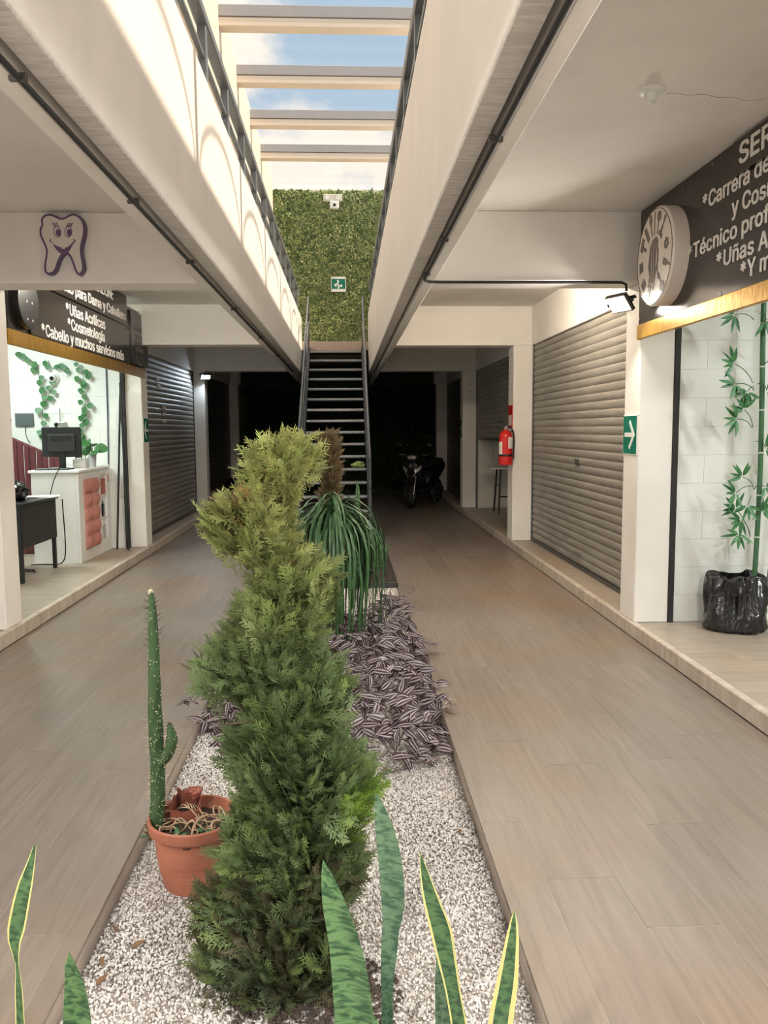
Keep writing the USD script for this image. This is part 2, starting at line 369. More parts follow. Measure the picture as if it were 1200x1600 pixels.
# the strip of walkway between planter end and rear wall, below the stairs
t, r = floor_run('floor', 'tiled floor strip under the stairs beyond the planter', None, 0, 0, 0, None, base=((WL1, 9.9, -.30), (WR0, YE, -.0010)), seed=5)
tiles_y(t, [WL1+.002, -.55, -.30, -.06, .18, WR0-.002], 9.9, YE, 1.2, 0.0, 'walk_tile', r)
for side, x in (('right', WR0), ('left', WL1)):
    tr = thing('trim', f'tile edging along the {side} side of the planter bed', 'edging', kind='structure')
    y = YB
    while y < 9.9:
        s = 1 if side == 'right' else -1
        obj('tile', rbox((x, y+.0015, -.25), (x+s*.011, min(y+1.2, 9.9)-.0015, -.0125), .001), 'edge_tile', tr); y += 1.2
tr = obj('trim', rbox((WL1, 9.88, -.25), (WR0, 9.9, 0), .002), 'edge_tile', None, 'tile edging across the far end of the planter bed', 'edging', kind='structure')
# raised shop platforms
CR, CL = 2.03, -2.38
PZ = .10
t, r = floor_run('floor', 'raised plank-tiled shop platform along the right walkway', None, 0, 0, 0, None, base=((CR+.03, YB, 0), (4.7, YE, PZ-.0010)), seed=6)
ye = list(np.arange(1.35, 5.66, .195))
tiles_x(t, ye, CR+.05, 4.6, 1.2, PZ, 'deck_tile', r)
tiles_y(t, [CR+.05, 2.30], 5.66, YE, 1.2, PZ, 'deck_tile', r)
tiles_y(t, [2.302, 2.54, 2.78, 3.02], 10.1, 14.15, 1.2, PZ, 'deck_tile', r)
t, r = floor_run('floor', 'raised plank-tiled shop platform along the left walkway', None, 0, 0, 0, None, base=((-5.3, YB, 0), (CL-.03, YE, PZ-.0010)), seed=7)
ye = list(np.arange(5.6, 9.8, .2))
tiles_x(t, ye, -4.9, CL-.05, 1.2, PZ, 'deck_tile', r)
tiles_y(t, [-2.62, CL-.05], 9.82, YE, 1.2, PZ, 'deck_tile', r)
for side, x, s in (('right', CR, 1), ('left', CL, -1)):
    tr = thing('trim', f'bullnose edging tiles of the raised {side} platform', 'edging', kind='structure')
    y = YB; k = 0
    while y < YE:
        L = .6
        obj('tile', rbox((x, y+.001, 0), (x+s*.048, min(y+L, YE)-.001, PZ+.003), .006), 'curb', tr); y += L

# ground outside the building
obj('ground', rbox((-9, -14, -.45), (9, YB, -.32), 0), 'earth', None, 'plain paved ground outside the entrance', 'ground', kind='structure')
obj('ground', rbox((-5.3, YB, -.5), (4.7, 19.2, -.31), 0), 'earth', None, 'concrete bed below the floors', 'ground', kind='structure')

# ---------------------------------------------------------------- columns, beams, slabs
BZ, SZ, TOP = 2.50, 2.967, 3.13
FL, FR = -.80, .43
RY = [1.33, 5.65, 9.97, 14.30, 18.45]
LY = [1.45, 5.75, 9.83, 14.20, 18.45]
nth = ['before the first shop', 'at the near edge of', 'beside', 'past', 'at the rear of']
pl = ['beside the bamboo salon entrance', 'with the green arrow sign at the bamboo salon', 'carrying the red fire extinguisher', 'beyond the half-open shutter', 'at the dark rear end, right walkway']
for y, l in zip(RY, pl):
    obj('pillar', rbox((2.05, y, PZ), (2.30, y+.30, BZ), .008), 'pillar', None, 'cream painted square pillar '+l, 'pillar', kind='structure')
pl = ['outside the left frame edge near the entrance', 'nearest the left salon counter at the frame edge', 'with the small arrow sign next to the salon counter', 'between the two left shutters under the cool lamp', 'at the dark rear end, left walkway']
for y, l in zip(LY, pl):
    obj('pillar', rbox((-2.62, y, PZ), (-2.41, y+.28, BZ), .008), 'pillar', None, 'cream painted square pillar '+l, 'pillar', kind='structure')
for k, y in enumerate(RY):
    obj('beam', rbox((FR+.15 if k < 4 else 2.0, y, BZ), (4.7 if k else 2.3, y+.30, SZ), .006), 'beam', None, 'cream cross beam over the right walkway '+['near the entrance', 'in front of the bamboo salon', 'over the extinguisher pillar', 'at the stairs', 'at the rear wall'][k], 'beam', kind='structure')
for k, y in enumerate(LY):
    b = obj('beam', rbox((-5.3 if k else -2.6, y, BZ), (FL-.15 if k < 4 else -2.36, y+.30, SZ), .006), 'beam', None, 'cream cross beam over the left walkway '+['near the entrance', 'with the tooth emblem', 'past the salon sign', 'at the stairs', 'at the rear wall'][k], 'beam', kind='structure')
FT_L, FT_R = 3.56, 3.64
obj('wall_left', rbox((FL-.09, YB, 2.53), (FL, 15.44, FT_L), .006), 'fascia', None, 'sunlit cream parapet wall on the left of the open atrium', 'parapet', kind='structure')
obj('wall_right', rbox((FR, YB, 2.53), (FR+.085, 15.44, FT_R), .006), 'fascia', None, 'cream parapet wall on the right of the open atrium', 'parapet', kind='structure')
obj('trim', rbox((FL-.088, YB, 2.518), (FL-.001, 15.43, 2.531), .003), 'soffit', None, 'rough grey soffit under the left parapet', 'soffit', kind='structure')
obj('trim', rbox((FR+.001, YB, 2.518), (FR+.083, 15.43, 2.531), .003), 'soffit', None, 'rough grey soffit under the right parapet', 'soffit', kind='structure')
obj('beam', rbox((FL-.205, YB, BZ-.005), (FL-.125, YE, SZ), .008), 'beam', None, 'long cream edge beam behind the left parapet', 'beam', kind='structure')
obj('beam', rbox((FR+.115, YB, BZ-.005), (FR+.185, YE, SZ), .008), 'beam', None, 'long cream edge beam behind the right parapet', 'beam', kind='structure')
obj('ceiling', rbox((-5.3, YB, SZ), (FL-.09, 19.0, TOP), 0), 'ceiling', None, 'plastered ceiling over the left walkway', 'ceiling', kind='structure')
cr = thing('ceiling', 'plastered ceiling with a hairline crack over the right walkway', 'ceiling', kind='structure')
obj('slab', rbox((FR+.085, YB, SZ), (4.7, 19.0, TOP), 0), 'ceiling', cr)
cp = [at(px, py, 'z', SZ-.0005) for px, py in [(1042, 147), (1060, 146), (1078, 149), (1098, 147), (1118, 152), (1140, 152), (1160, 156), (1195, 154)]]
obj('crack', tube(smooth_path(cp, 30), .0010, 4), mat('crack', (.33, .30, .27), .9), cr, kind='stuff')
obj('slab', rbox((FL-.1, 15.46, 2.96), (FR+.1, 19.0, TOP), .004), 'landing', None, 'pinkish upper landing slab at the top of the stairs', 'landing', kind='structure')

# walls of the shops
def block_wall(name, label, x0, x1, y, z0, z1, facing, material='salon_wall', bw=.40, bh=.20, thick=.15, seed=1):
    """painted block wall whose face lies at y, with one mesh per block"""
    r = np.random.default_rng(seed); t = thing(name, label, 'wall', kind='structure')
    s = 1 if facing < 0 else -1
    obj('core', rbox((x0, y+s*.0035, z0), (x1, y+s*thick, z1)), 'mortar', t)
    z = z0; row = 0
    while z < z1-.02:
        x = x0-(bw/2 if row % 2 else 0)
        while x < x1-.01:
            a, b = max(x, x0), min(x+bw, x1)
            if b-a > .02:
                d = r.uniform(0, .0010)
                obj('block', rbox((a+.0007, y-s*d, z+.0007), (b-.0007, y+s*.004, min(z+bh, z1)-.0007), .0015), material, t)
            x += bw
        z += bh; row += 1
    return t
block_wall('wall_rear', 'white painted block wall behind the artificial bamboo', 2.335, 4.6, 5.665, PZ, SZ, -1, seed=11)
block_wall('wall_rear', 'white painted block wall with trailing vines in the left salon', -4.9, -2.645, 9.80, PZ, SZ, -1, seed=12)
obj('wall_left', rbox((-5.05, 5.6, PZ), (-4.9, 9.9, SZ)), 'salon_wall', None, 'white side wall deep in the left salon', 'wall', kind='structure')
obj('wall_right', rbox((4.6, 1.3, PZ), (4.7, 5.7, SZ)), 'salon_wall', None, 'white back wall deep in the bamboo salon', 'wall', kind='structure')
obj('wall_front', rbox((2.31, 1.25, PZ), (4.6, 1.35, SZ)), 'salon_wall', None, 'white near wall of the bamboo salon', 'wall', kind='structure')
obj('wall_front', rbox((-4.9, 5.72, PZ), (-2.61, 5.80, SZ)), 'salon_wall', None, 'white near wall of the left salon', 'wall', kind='structure')
# lintels above the shutters
for y0, y1, l in ((5.95, 9.97, 'the wide closed right shutter'), (10.27, 14.3, 'the half-open right shutter'), (14.6, 18.45, 'the far right shutter')):
    obj('trim', rbox((2.27, y0, 2.50), (2.42, y1, SZ), .004), 'beam', None, 'plastered lintel over '+l, 'lintel', kind='structure')
for y0, y1, l in ((10.13, 14.2, 'the nearer left shutter'), (14.5, 18.45, 'the far left shutter')):
    obj('trim', rbox((-2.72, y0, 2.50), (-2.57, y1, SZ), .004), 'beam', None, 'plastered lintel over '+l, 'lintel', kind='structure')
# room behind the half-open shutter
obj('wall_rear', rbox((2.31, 14.16, PZ), (3.4, 14.26, SZ)), 'door_panel', None, 'pale panelled partition seen under the half-open shutter', 'wall', kind='structure')
obj('wall_right', rbox((3.0, 9.97, PZ), (3.1, 14.16, SZ)), 'door_panel', None, 'back wall of the room behind the half-open shutter', 'wall', kind='structure')
# blank wall of the shop nearest the entrance on the left and right
obj('wall_left', rbox((-2.75, YB, PZ), (-2.62, 5.75, SZ)), 'plaster', None, 'plain wall along the near left walkway', 'wall', kind='structure')
obj('wall_right', rbox((2.30, YB, PZ), (2.40, 1.33, SZ)), 'plaster', None, 'plain wall along the near right walkway', 'wall', kind='structure')
obj('wall_right', rbox((4.7, YB, -.3), (4.85, 19.0, 5.36)), 'plaster', None, 'outer wall behind the right shops', 'wall', kind='structure')
obj('wall_left', rbox((-5.45, YB, -.3), (-5.3, 19.0, 6.2)), 'plaster', None, 'outer wall behind the left shops', 'wall', kind='structure')
# black joint strips beside the salon walls
obj('trim', rbox((2.295, 5.640, PZ), (2.335, 5.665, 2.6), .002), 'black_matt', None, 'black vertical joint strip beside the bamboo wall', 'strip', kind='structure')
obj('trim', rbox((-2.645, 9.775, PZ), (-2.598, 9.835, 2.5), .002), 'black_matt', None, 'black vertical joint strip beside the vine wall', 'strip', kind='structure')
# rear wall of the building
obj('wall_back', rbox((-5.3, 18.85, -.3), (4.7, 19.0, 6.82)), mat('hedge_backing', (.035, .065, .025), .9), None, 'rear wall behind the artificial hedge', 'wall', kind='structure')
obj('trim', rbox((-1.65, 18.78, 6.72), (1.45, 19.02, 6.80), .005), 'roof_cream', None, 'cream capping on top of the hedge wall', 'capping', kind='structure')

# ---------------------------------------------------------------- upper floor and skylight roof
obj('wall_left', rbox((-2.5, YB, TOP), (-2.35, 18.85, 6.2)), 'plaster', None, 'upper floor shop wall on the left', 'wall', kind='structure')
obj('roof', rbox((-2.5, YB, 6.05), (-1.56, 18.85, 6.20), .01), 'plaster', None, 'roof slab over the upper left corridor', 'roof', kind='structure')
obj('roof', rbox((-1.70, YB, 5.6), (-1.56, 18.85, 6.95), .01), 'roof_cream', None, 'cream edge beam of the skylight on the left', 'roof beam', kind='structure')
obj('wall_right', rbox((1.25, YB, TOP), (1.40, 18.85, 5.40)), 'plaster', None, 'upper floor shop wall on the right', 'wall', kind='structure')
obj('roof', rbox((1.40, YB, 5.20), (4.7, 18.85, 5.36), .01), 'plaster', None, 'roof slab over the upper right shops', 'roof', kind='structure')
obj('roof', rbox((1.22, YB, 6.70), (1.36, 18.85, 6.95), .01), 'roof_cream', None, 'cream edge beam of the skylight on the right', 'roof beam', kind='structure')
clr = thing('window_2', 'clerestory of posts and round arches above the upper right wall', 'clerestory', kind='structure')
yk = 4.36-1.93*3
while yk < 18.6:
    obj('post', rbox((1.26, yk-.035, 5.39), (1.33, yk+.035, 6.72), .004), 'rail', clr)
    if yk+1.93 < 18.7:
        ang = np.linspace(0, PI, 22)
        obj('arch', tube(np.stack([np.full(22, 1.295), yk+.965-np.cos(ang)*.90, 5.40+np.sin(ang)*.47], 1), .016, 6), 'rail', clr)
    yk += 1.93
sky = thing('window_1', 'glass skylight over the atrium', 'skylight', kind='structure')
ROOFY = [2.5, 4.2, 5.9, 7.6, 9.3, 11.0, 12.72, 14.42, 16.10]
yy = [YB]+ROOFY+[18.8]
for a, b in zip(yy[:-1], yy[1:]):
    obj('pane', rbox((-1.6, a+.1, 6.90), (1.3, b+.08, 6.908)), 'pane', sky)
for k, y in enumerate(ROOFY):
    t = thing('roof_beam', 'pale skylight crossbar of grey box on cream rail, '+(['nearest, above the entrance', 'second from the entrance', 'third from the entrance', 'fourth from the entrance', 'fifth from the entrance', 'lowest of the four seen counted from the top: first', 'second of the four seen against the sky', 'third of the four seen against the sky', 'last before the hedge wall'][k]), 'roof beam', 'skylight crossbars', kind='structure')
    obj('box_section', rbox((-1.6, y, 6.735), (1.3, y+.16, 6.875), .006), 'roof_grey', t)
    obj('lower_rail', rbox((-1.6, y+.01, 6.62), (1.3, y+.21, 6.725), .006), 'roof_cream', t)


# ---------------------------------------------------------------- railings
def railing(label, x, zb, s):
    t = thing('railing', label, 'railing', 'upper floor railings')
    y0, y1 = YB, 15.2
    obj('bottom_rail', rbox((x-.022, y0, zb+.02), (x+.022, y1, zb+.055), .004), 'rail', t)
    obj('middle_rail', rbox((x-.016, y0, zb+.175), (x+.016, y1, zb+.205), .004), 'rail', t)
    obj('top_rail', rbox((x-.036, y0, zb+.37), (x+.036, y1, zb+.435), .008), 'rail', t)
    y = .62
    while y < y1:
        obj('post', rbox((x-.027, y-.027, zb-.0005), (x+.027, y+.027, zb+.375), .004), 'rail', t); y += .925
    return t
railing('grey steel railing on the left parapet', FL-.045, FT_L, 1)
railing('grey steel railing on the right parapet', FR+.042, FT_R, -1)

# ---------------------------------------------------------------- staircase
SX0, SX1 = -.69, .345
st = thing('staircase', 'black open-riser steel staircase rising to the upper floor', 'staircase')
Y0, DY, Z0, DZ = 11.11, .272, .183, .1832
for k in range(16):
    y, z = Y0+DY*k, Z0+DZ*k
    obj('tread', rbox((SX0+.05, y, z-.045), (SX1-.05, y+.27, z), .004), 'tread', st)
    obj('nosing', rbox((SX0+.05, y-.006, z-.030), (SX1-.05, y-.0005, z+.003), .001), 'nosing', st)  # lighter strip paints in the lit front edge of the tread
def stringer(x0, x1):
    pr = [(Y0-.10, .0), (Y0+.12, .0), (Y0+DY*15+.35, Z0+DZ*15-.12), (Y0+DY*15+.35, Z0+DZ*15+.10), (Y0+DY*15+.05, Z0+DZ*15+.06), (Y0-.05, Z0+.05)]
    m = extrude(Polygon(pr), x1-x0); return frame(m, (x0, 0, 0), Y, Z)
obj('stringer', stringer(SX0, SX0+.045), 'steel', st); obj('stringer', stringer(SX1-.045, SX1), 'steel', st)
for x in (SX0+.02, SX1-.02):
    for h in (.92, .50):
        obj('handrail', tube([(x, Y0+.0, Z0+h), (x, Y0+DY*15+.1, Z0+DZ*15+h+.06)], .017 if h > .8 else .011, 10), 'rail_steel', st)
    for k in (0, 5, 10, 15):
        y, z = Y0+DY*k+.06, Z0+DZ*k
        obj('baluster', rbox((x-.016, y-.016, z-.02), (x+.016, y+.016, z+.95), .003), 'steel', st)
def rumple(m, amp, freq, seed=0):
    v = np.asarray(m.vertices); n = (meshkit.noise(v*freq, seed)-.5)[:, None]; n2 = (meshkit.noise(v*freq*2.3+9, seed)-.5)[:, None]
    c = v-v.mean(0); d = c/(np.linalg.norm(c, axis=1, keepdims=True)+1e-9)
    m = m.copy(); m.vertices = v+d*(n*amp*2+n2*amp); return m
b = trimesh.creation.icosphere(3, 1.0); b.vertices = b.vertices*[.10, .06, .05]
b = rumple(b, .022, 25, 3); v = np.asarray(b.vertices).copy(); kk = 4; v += [SX1-.17, Y0+DY*kk+.07, Z0+DZ*kk+.045]; v[:, 2] = np.maximum(v[:, 2], Z0+DZ*kk+.0005); b.vertices = v
obj('cleaning_cloth', b, 'lime', None, 'crumpled lime green cloth lying on a stair tread', 'cloth', smooth=True)

# ---------------------------------------------------------------- roller shutters
def slat_profile(h):
    return [(0, 0), (.004, .004), (.011, h*.28), (.013, h*.5), (.011, h*.74), (.004, h-.006), (0, h-.0015), (-.006, h-.0015), (-.006, 0)]
def shutter(label, x, facing, y0, y1, z0, z1, pitch, material, group=None):
    t = thing('roller_shutter', label, 'shutter', group)
    n = int(round((z1-z0)/pitch)); h = (z1-z0)/n
    pr = Polygon(slat_profile(h)); m0 = extrude(pr, y1-y0)      # local: x out, y up, z along
    for k in range(n):
        m = frame(m0, (x, y1, z0+k*h), (1 if facing > 0 else -1, 0, 0), (0, 0, 1))
        v = np.asarray(m.vertices).copy(); v[:, 1] += y0-v[:, 1].min(); m.vertices = v
        obj('slat', m, material, t)
    s = facing
    for y in (y0+.02, y1-.02):
        obj('guide_rail', rbox((x-s*.006, y-.025, PZ), (x+s*.022, y+.025, z1+.02), .003), 'steel', t)
    obj('bottom_bar', rbox((x-.012, y0+.02, z0-.035), (x+s*.018, y1-.02, z0+.002), .004), 'steel', t)
    return t
R1 = shutter('wide grey roller shutter fully closed between the arrow sign and the extinguisher pillar', 2.305, -1, 5.96, 9.96, PZ+.04, 2.50, .075, 'shutter')
R2 = shutter('grey roller shutter half raised over a pale partition and stool', 2.305, -1, 10.28, 14.29, 1.34, 2.50, .075, 'shutter')
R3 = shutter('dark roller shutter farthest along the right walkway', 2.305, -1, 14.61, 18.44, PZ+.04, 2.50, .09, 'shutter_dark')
L1 = shutter('grey roller shutter with paper stickers beside the left salon', -2.615, 1, 10.14, 14.19, PZ+.04, 2.50, .075, 'shutter')
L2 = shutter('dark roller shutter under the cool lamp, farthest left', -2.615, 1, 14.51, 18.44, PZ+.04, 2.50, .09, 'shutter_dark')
for px, py in ((247, 594), (249, 603), (257, 637), (257, 647), (257, 658)):
    p = at(px, py, 'x', -2.598)
    obj('sticker', rbox((-2.604, p[1]-.09, p[2]-.022), (-2.596, p[1]+.09, p[2]+.022), .001), 'paper', L1, label='small white paper sticker')
p = at(902, 722, 'x', 2.29)
obj('lock', rbox((2.275, p[1]-.05, p[2]-.03), (2.295, p[1]+.05, p[2]+.03), .004), 'steel', R1)
for px, py in ((903, 865),):
    p = at(px, py, 'x', 2.29); obj('handle', rbox((2.268, p[1]-.07, p[2]-.012), (2.295, p[1]+.07, p[2]+.012), .004), 'silver', R1)
# old tape marks on pillars
# ---------------------------------------------------------------- conduits
def conduit(label, pts, clamps, r=.0125):
    t = thing('conduit', label, 'conduit')
    obj('pipe', tube(pts, r*.75, 8), 'black_matt', t, smooth=True)
    for c, d in clamps:
        c = np.array(c, float)
        obj('clamp', rbox(c-np.array([.030, .008, .012]), c+np.array([.022, .008, .012]), .004), 'pipe', t)
xl = FL-.108
conduit('dark cable conduit under the left parapet edge', [(xl, YB, 2.488), (xl, 5, 2.488), (xl, 10, 2.488), (xl, 14.2, 2.488)], [((xl, y, 2.492), 0) for y in (1.2, 2.45, 3.7, 5.0, 6.9, 9.0, 11.2)])
xr = FR+.10
pts = [(xr, YB, 2.488), (xr, 2, 2.488), (xr, 5.50, 2.488), (xr+.012, 5.575, 2.488), (xr+.04, 5.61, 2.488), (xr+.10, 5.628, 2.488), (xr+.3, 5.63, 2.488), (1.2, 5.63, 2.488), (1.90, 5.63, 2.488), (1.93, 5.63, 2.475), (1.935, 5.63, 2.43)]
conduit('dark cable conduit under the right parapet edge turning to the flood lamp', pts, [((xr, y, 2.492), 0) for y in (1.2, 2.9, 4.4, 5.35)], .0125)

# ---------------------------------------------------------------- lamps
def flood(label, pos, d, material, power, color, w=.17, h=.11, group=None):
    """LED flood lamp: finned body, bezel, lit face, bracket; its own light"""
    t = thing('flood_lamp', label, 'lamp', group)
    d = np.asarray(d, float); d /= np.linalg.norm(d)
    x = np.cross(Z, d); x /= np.linalg.norm(x); y = np.cross(d, x)
    P = lambda m: frame(m, pos, x, y)
    obj('body', P(rbox((-w/2-.012, -h/2-.012, -.035), (w/2+.012, h/2+.012, -.002), .006)), 'pipe', t)
    obj('lit_panel', P(rbox((-w/2, -h/2, -.003), (w/2, h/2, .0), .0005)), material, t)
    for k in range(5): obj('fin', P(rbox((-w/2+.01+k*w/5, -h/2, -.052), (-w/2+.018+k*w/5, h/2, -.034))), 'pipe', t)
    obj('bracket', P(cat_([rbox((-w/2-.022, -.012, -.045), (-w/2-.014, .012, .0), .002), rbox((w/2+.014, -.012, -.045), (w/2+.022, .012, .0), .002), rbox((-w/2-.022, -.012, -.075), (w/2+.022, .012, -.067), .002)])), 'pipe', t, kind='stuff')
    if power: rect_light('flood_light', np.asarray(pos)+d*.012, d, w, h, power, color)
    return t
flood('bright white flood lamp on the pillar beside the round salon emblem', at(966, 476, 'y', 5.585), (-.85, -.38, -.75), 'lamp_warm', 250, (1.0, .92, .82))
flood('cool white flood lamp on the pillar by the far left shutters', (-2.37, 14.10, 2.39), (.30, -.8, -1.0), 'lamp_cool', 80, (.75, .88, 1.0), .15, .10)
obj('arm', rbox((-2.43, 14.14, 2.385), (-2.36, 14.21, 2.405), .003), 'pipe', '/World/flood_lamp_001')
# unseen flood lamps added on the entrance pillars to brighten the walkways
flood('added unseen fill flood lamp on the entrance pillar, right', (1.96, 1.18, 2.40), (-.55, .25, -.75), 'lamp_warm', 240, (1.0, .97, .93))
flood('added unseen fill flood lamp on the entrance pillar, left', (-2.33, 1.3, 2.40), (.55, .25, -.75), 'lamp_warm', 240, (1.0, .97, .93))
def ceiling_socket(label, pos, lit=False, color=(1, .97, .90)):
    t = thing('ceiling_lamp', label, 'ceiling lamp')
    x, y, z = pos
    obj('rose', lathe([(0, 0), (.062, 0), (.062, -.006), (.052, -.014), (.034, -.018), (.0, -.018)], 28, (x, y, z))if True else None, 'sign_white', t, smooth=30)
    obj('socket', lathe([(.031, -.017), (.031, -.030), (.026, -.050), (.020, -.052), (.018, -.040), (0, -.040)], 24, (x, y, z)), 'sign_white', t, smooth=30)
    if lit:  # lit bulbs are unseen lamps added to brighten the walkways
        obj('bulb', lathe([(0, -.135), (.018, -.131), (.030, -.115), (.033, -.098), (.026, -.075), (.016, -.052), (.0, -.05)], 20, (x, y, z)), 'glow_white', t, smooth=True)
        l = UsdLux.SphereLight.Define(stage, numbered('/World', 'bulb_light')); l.CreateRadiusAttr(.036); l.CreateIntensityAttr(lit); l.CreateColorAttr(Gf.Vec3f(*color))
        l.AddTranslateOp().Set(Gf.Vec3d(x, y, z-.10))
ceiling_socket('white empty lamp socket on the right walkway ceiling', (1.35, 3.67, SZ))
ceiling_socket('added unseen fill bulb over the walkway entrance, right', (1.35, -.65, SZ), 3300, (1, .98, .95))  # added fill behind the camera, as is the left one
ceiling_socket('added unseen fill bulb over the walkway entrance, left', (-1.55, -.65, SZ), 3300, (1, .98, .95))
ceiling_socket('added unseen ceiling bulb behind the cross beam, right walkway', (1.35, 7.25, SZ), 1300, (1, .86, .68))  # added for brightness; a warm floor patch hints at a lamp here
ceiling_socket('added unseen fill bulb behind the cross beam, left walkway', (-1.6, 7.30, SZ), 700, (1, .92, .80))  # added fill for the left walkway
# shop lamps: the tubes that light the two salons
def tube_lamp(label, p0, p1, power, color):
    p0, p1 = np.array(p0, float), np.array(p1, float); t = thing('tube_lamp', label, 'lamp'); d = (p1-p0)/np.linalg.norm(p1-p0)
    ext = np.abs(p1-p0)/2; c = (p0+p1)/2
    side = np.array([.03, .03, 0])*(1-np.abs(d)); 
    obj('batten', rbox(c-ext-side-[0, 0, 0], c+ext+side+[0, 0, .04], .004), 'sign_white', t)
    obj('tube', tube([p0+d*.03-[0, 0, .02], p1-d*.03-[0, 0, .02]], .014, 10), 'glow_white', t)
    rect_light('tube_light', c-[0, 0, .045], (1e-4, 1e-4, -1), *( (2*ext[0]+.03, .05) if d[0] > .5 else (.05, 2*ext[1]+.03) ), power, color)
tube_lamp('white tube lamp on the bamboo salon ceiling', (3.0, 3.7, SZ-.04), (4.2, 3.7, SZ-.04), 170, (.95, 1.0, .97))
tube_lamp('white tube lamp on the left salon ceiling', (-4.2, 8.2, SZ-.04), (-3.0, 8.2, SZ-.04), 240, (.86, 1.0, .94))

# ---------------------------------------------------------------- salon signs
def on_wall(x, facing):
    """frame for lettering on a plane x=const: reads along -y when facing -x, along +y when facing +x"""
    return (lambda m, y, z: frame(m, (x, y, z), (0, -1, 0), (0, 0, 1))) if facing < 0 else (lambda m, y, z: frame(m, (x, y, z), (0, 1, 0), (0, 0, 1)))
sg = thing('salon_sign', 'black salon sign board with white service list above the bamboo wall', 'sign')
obj('board', rbox((2.03, 1.36, 2.19), (2.048, 5.645, SZ-.004), .002), 'sign_black', sg)
obj('gold_band', rbox((2.018, 1.36, 2.10), (2.048, 5.645, 2.20), .004), 'gold', sg, label='gold metallic band along the bottom edge')
pk = sbox(0, 0, 2.9, .13).buffer(.02)
obj('title_plate', frame(extrude(pk, .02), (2.03, 4.27, 2.80), (0, -1, 0), (0, 0, 1)), 'sign_black', sg)
W = on_wall(2.029, -1)
Wt = on_wall(2.0095, -1)
obj('lettering', Wt(text('SERVICIOS', .10, .98), 4.20, 2.822), 'letter', sg)
for s, y, z, w in (('*Carrera de', 4.66, 2.715, .74), ('y Cosmetología', 4.30, 2.595, .96), ('*Técnico profesional', 4.85, 2.475, 1.42), ('*Uñas Acrílicas', 4.46, 2.355, 1.02), ('*Y más', 4.18, 2.25, .44)):
    obj('lettering', W(text(s, .082, w), y, z), 'letter', sg)
for y, z in ((5.40, 2.90), (4.95, 2.915), (4.55, 2.93), (5.62, 2.24), (4.4, 2.215), (3.5, 2.215)):
    obj('screw', frame(trimesh.creation.cylinder(.008, .004, sections=10), (2.0285, y, z), Y, Z), 'silver', sg)

# round emblem box
DR, DD = .30, .10
dc = at(1022, 401, 'x', 2.03-DD); dc[0] = 2.03
em = thing('round_emblem', 'round white salon emblem box with a woman and beauty tools', 'emblem')
obj('drum', frame(lathe([(0, 0), (DR, 0), (DR, DD-.012), (DR-.012, DD), (0, DD)], 56), dc, (0, -1, 0), (0, 0, 1)), 'disc_white', em, smooth=30)
def emb(poly, name): obj(name, frame(extrude(poly, .003), dc-[DD-.0005, 0, 0], (0, -1, 0), (0, 0, 1)), 'disc_print', em)
emb(Point(0, 0).buffer(.288, 32).difference(Point(0, 0).buffer(.282, 32)), 'ring_line')
def rot(p, a, r): return affinity.translate(affinity.rotate(p, a-90, origin=(0, 0)), r*math.cos(math.radians(a)), r*math.sin(math.radians(a)))
tools = {
    'comb': unary_union([sbox(-.018, -.06, .0, .06)]+[sbox(0, -.055+k*.014, .02, -.048+k*.014) for k in range(8)]),
    'brush': unary_union([sbox(-.006, -.07, .006, .01), affinity.scale(Point(0, .04).buffer(.03), .75, 1.2)]),
    'mirror': unary_union([sbox(-.006, -.07, .006, .01), Point(0, .035).buffer(.032)]),
    'pencil': Polygon([(-.006, -.07), (.006, -.07), (.006, .05), (0, .075), (-.006, .05)]),
    'scissors': unary_union([affinity.rotate(sbox(-.005, -.04, .005, .075), 10), affinity.rotate(sbox(-.005, -.04, .005, .075), -10), Point(.018, -.05).buffer(.016), Point(-.018, -.05).buffer(.016)]),
    'dryer': unary_union([sbox(-.03, .0, .035, .04), sbox(-.01, -.06, .012, .0), Polygon([(.035, .005), (.055, -.005), (.055, .045), (.035, .035)])]),
    'flower': unary_union([Point(.022*math.cos(a), .022*math.sin(a)).buffer(.014) for a in np.arange(6)*PI/3]).difference(Point(0, 0).buffer(.01)),
    'polish': unary_union([sbox(-.02, -.05, .02, .01), sbox(-.009, .01, .009, .06)]),
    'jar': unary_union([sbox(-.03, -.03, .03, .012), sbox(-.034, .016, .034, .032)]),
}
for nm, a, r_ in (('comb', 128, .20), ('brush', 106, .205), ('pencil', 90, .20), ('mirror', 72, .205), ('scissors', 50, .20), ('dryer', 155, .21), ('jar', 188, .215), ('flower', 12, .20), ('polish', 340, .21), ('jar', 222, .22), ('mirror', 305, .21), ('polish', 250, .235)):
    emb(rot(tools[nm], a, r_), nm+'_motif')
hair = Polygon([(-.02, .10), (.03, .11), (.06, .08), (.045, .05), (.03, .03), (.02, -.02), (.05, -.07), (.02, -.13), (-.01, -.20), (-.05, -.16), (-.09, -.17), (-.06, -.11), (-.085, -.05), (-.07, .02), (-.06, .07)]).buffer(.012).buffer(-.006)
facecut = unary_union([Polygon([(.045, .06), (.06, .03), (.072, .005), (.06, -.005), (.062, -.03), (.045, -.045), (.04, -.09), (.025, -.05), (.035, .01)]), LineString([(-.03, .08), (-.05, .0), (-.035, -.07), (-.055, -.14)]).buffer(.006), LineString([(.0, .07), (-.015, .0), (.0, -.08), (-.02, -.15)]).buffer(.006)])
emb(hair.difference(facecut), 'woman_motif')
emb(Polygon([(.06, .055), (.075, .02), (.07, -.01), (.075, -.03), (.06, -.06), (.085, -.15), (.07, -.15), (.05, -.06), (.055, -.02), (.05, .02)]), 'face_line')

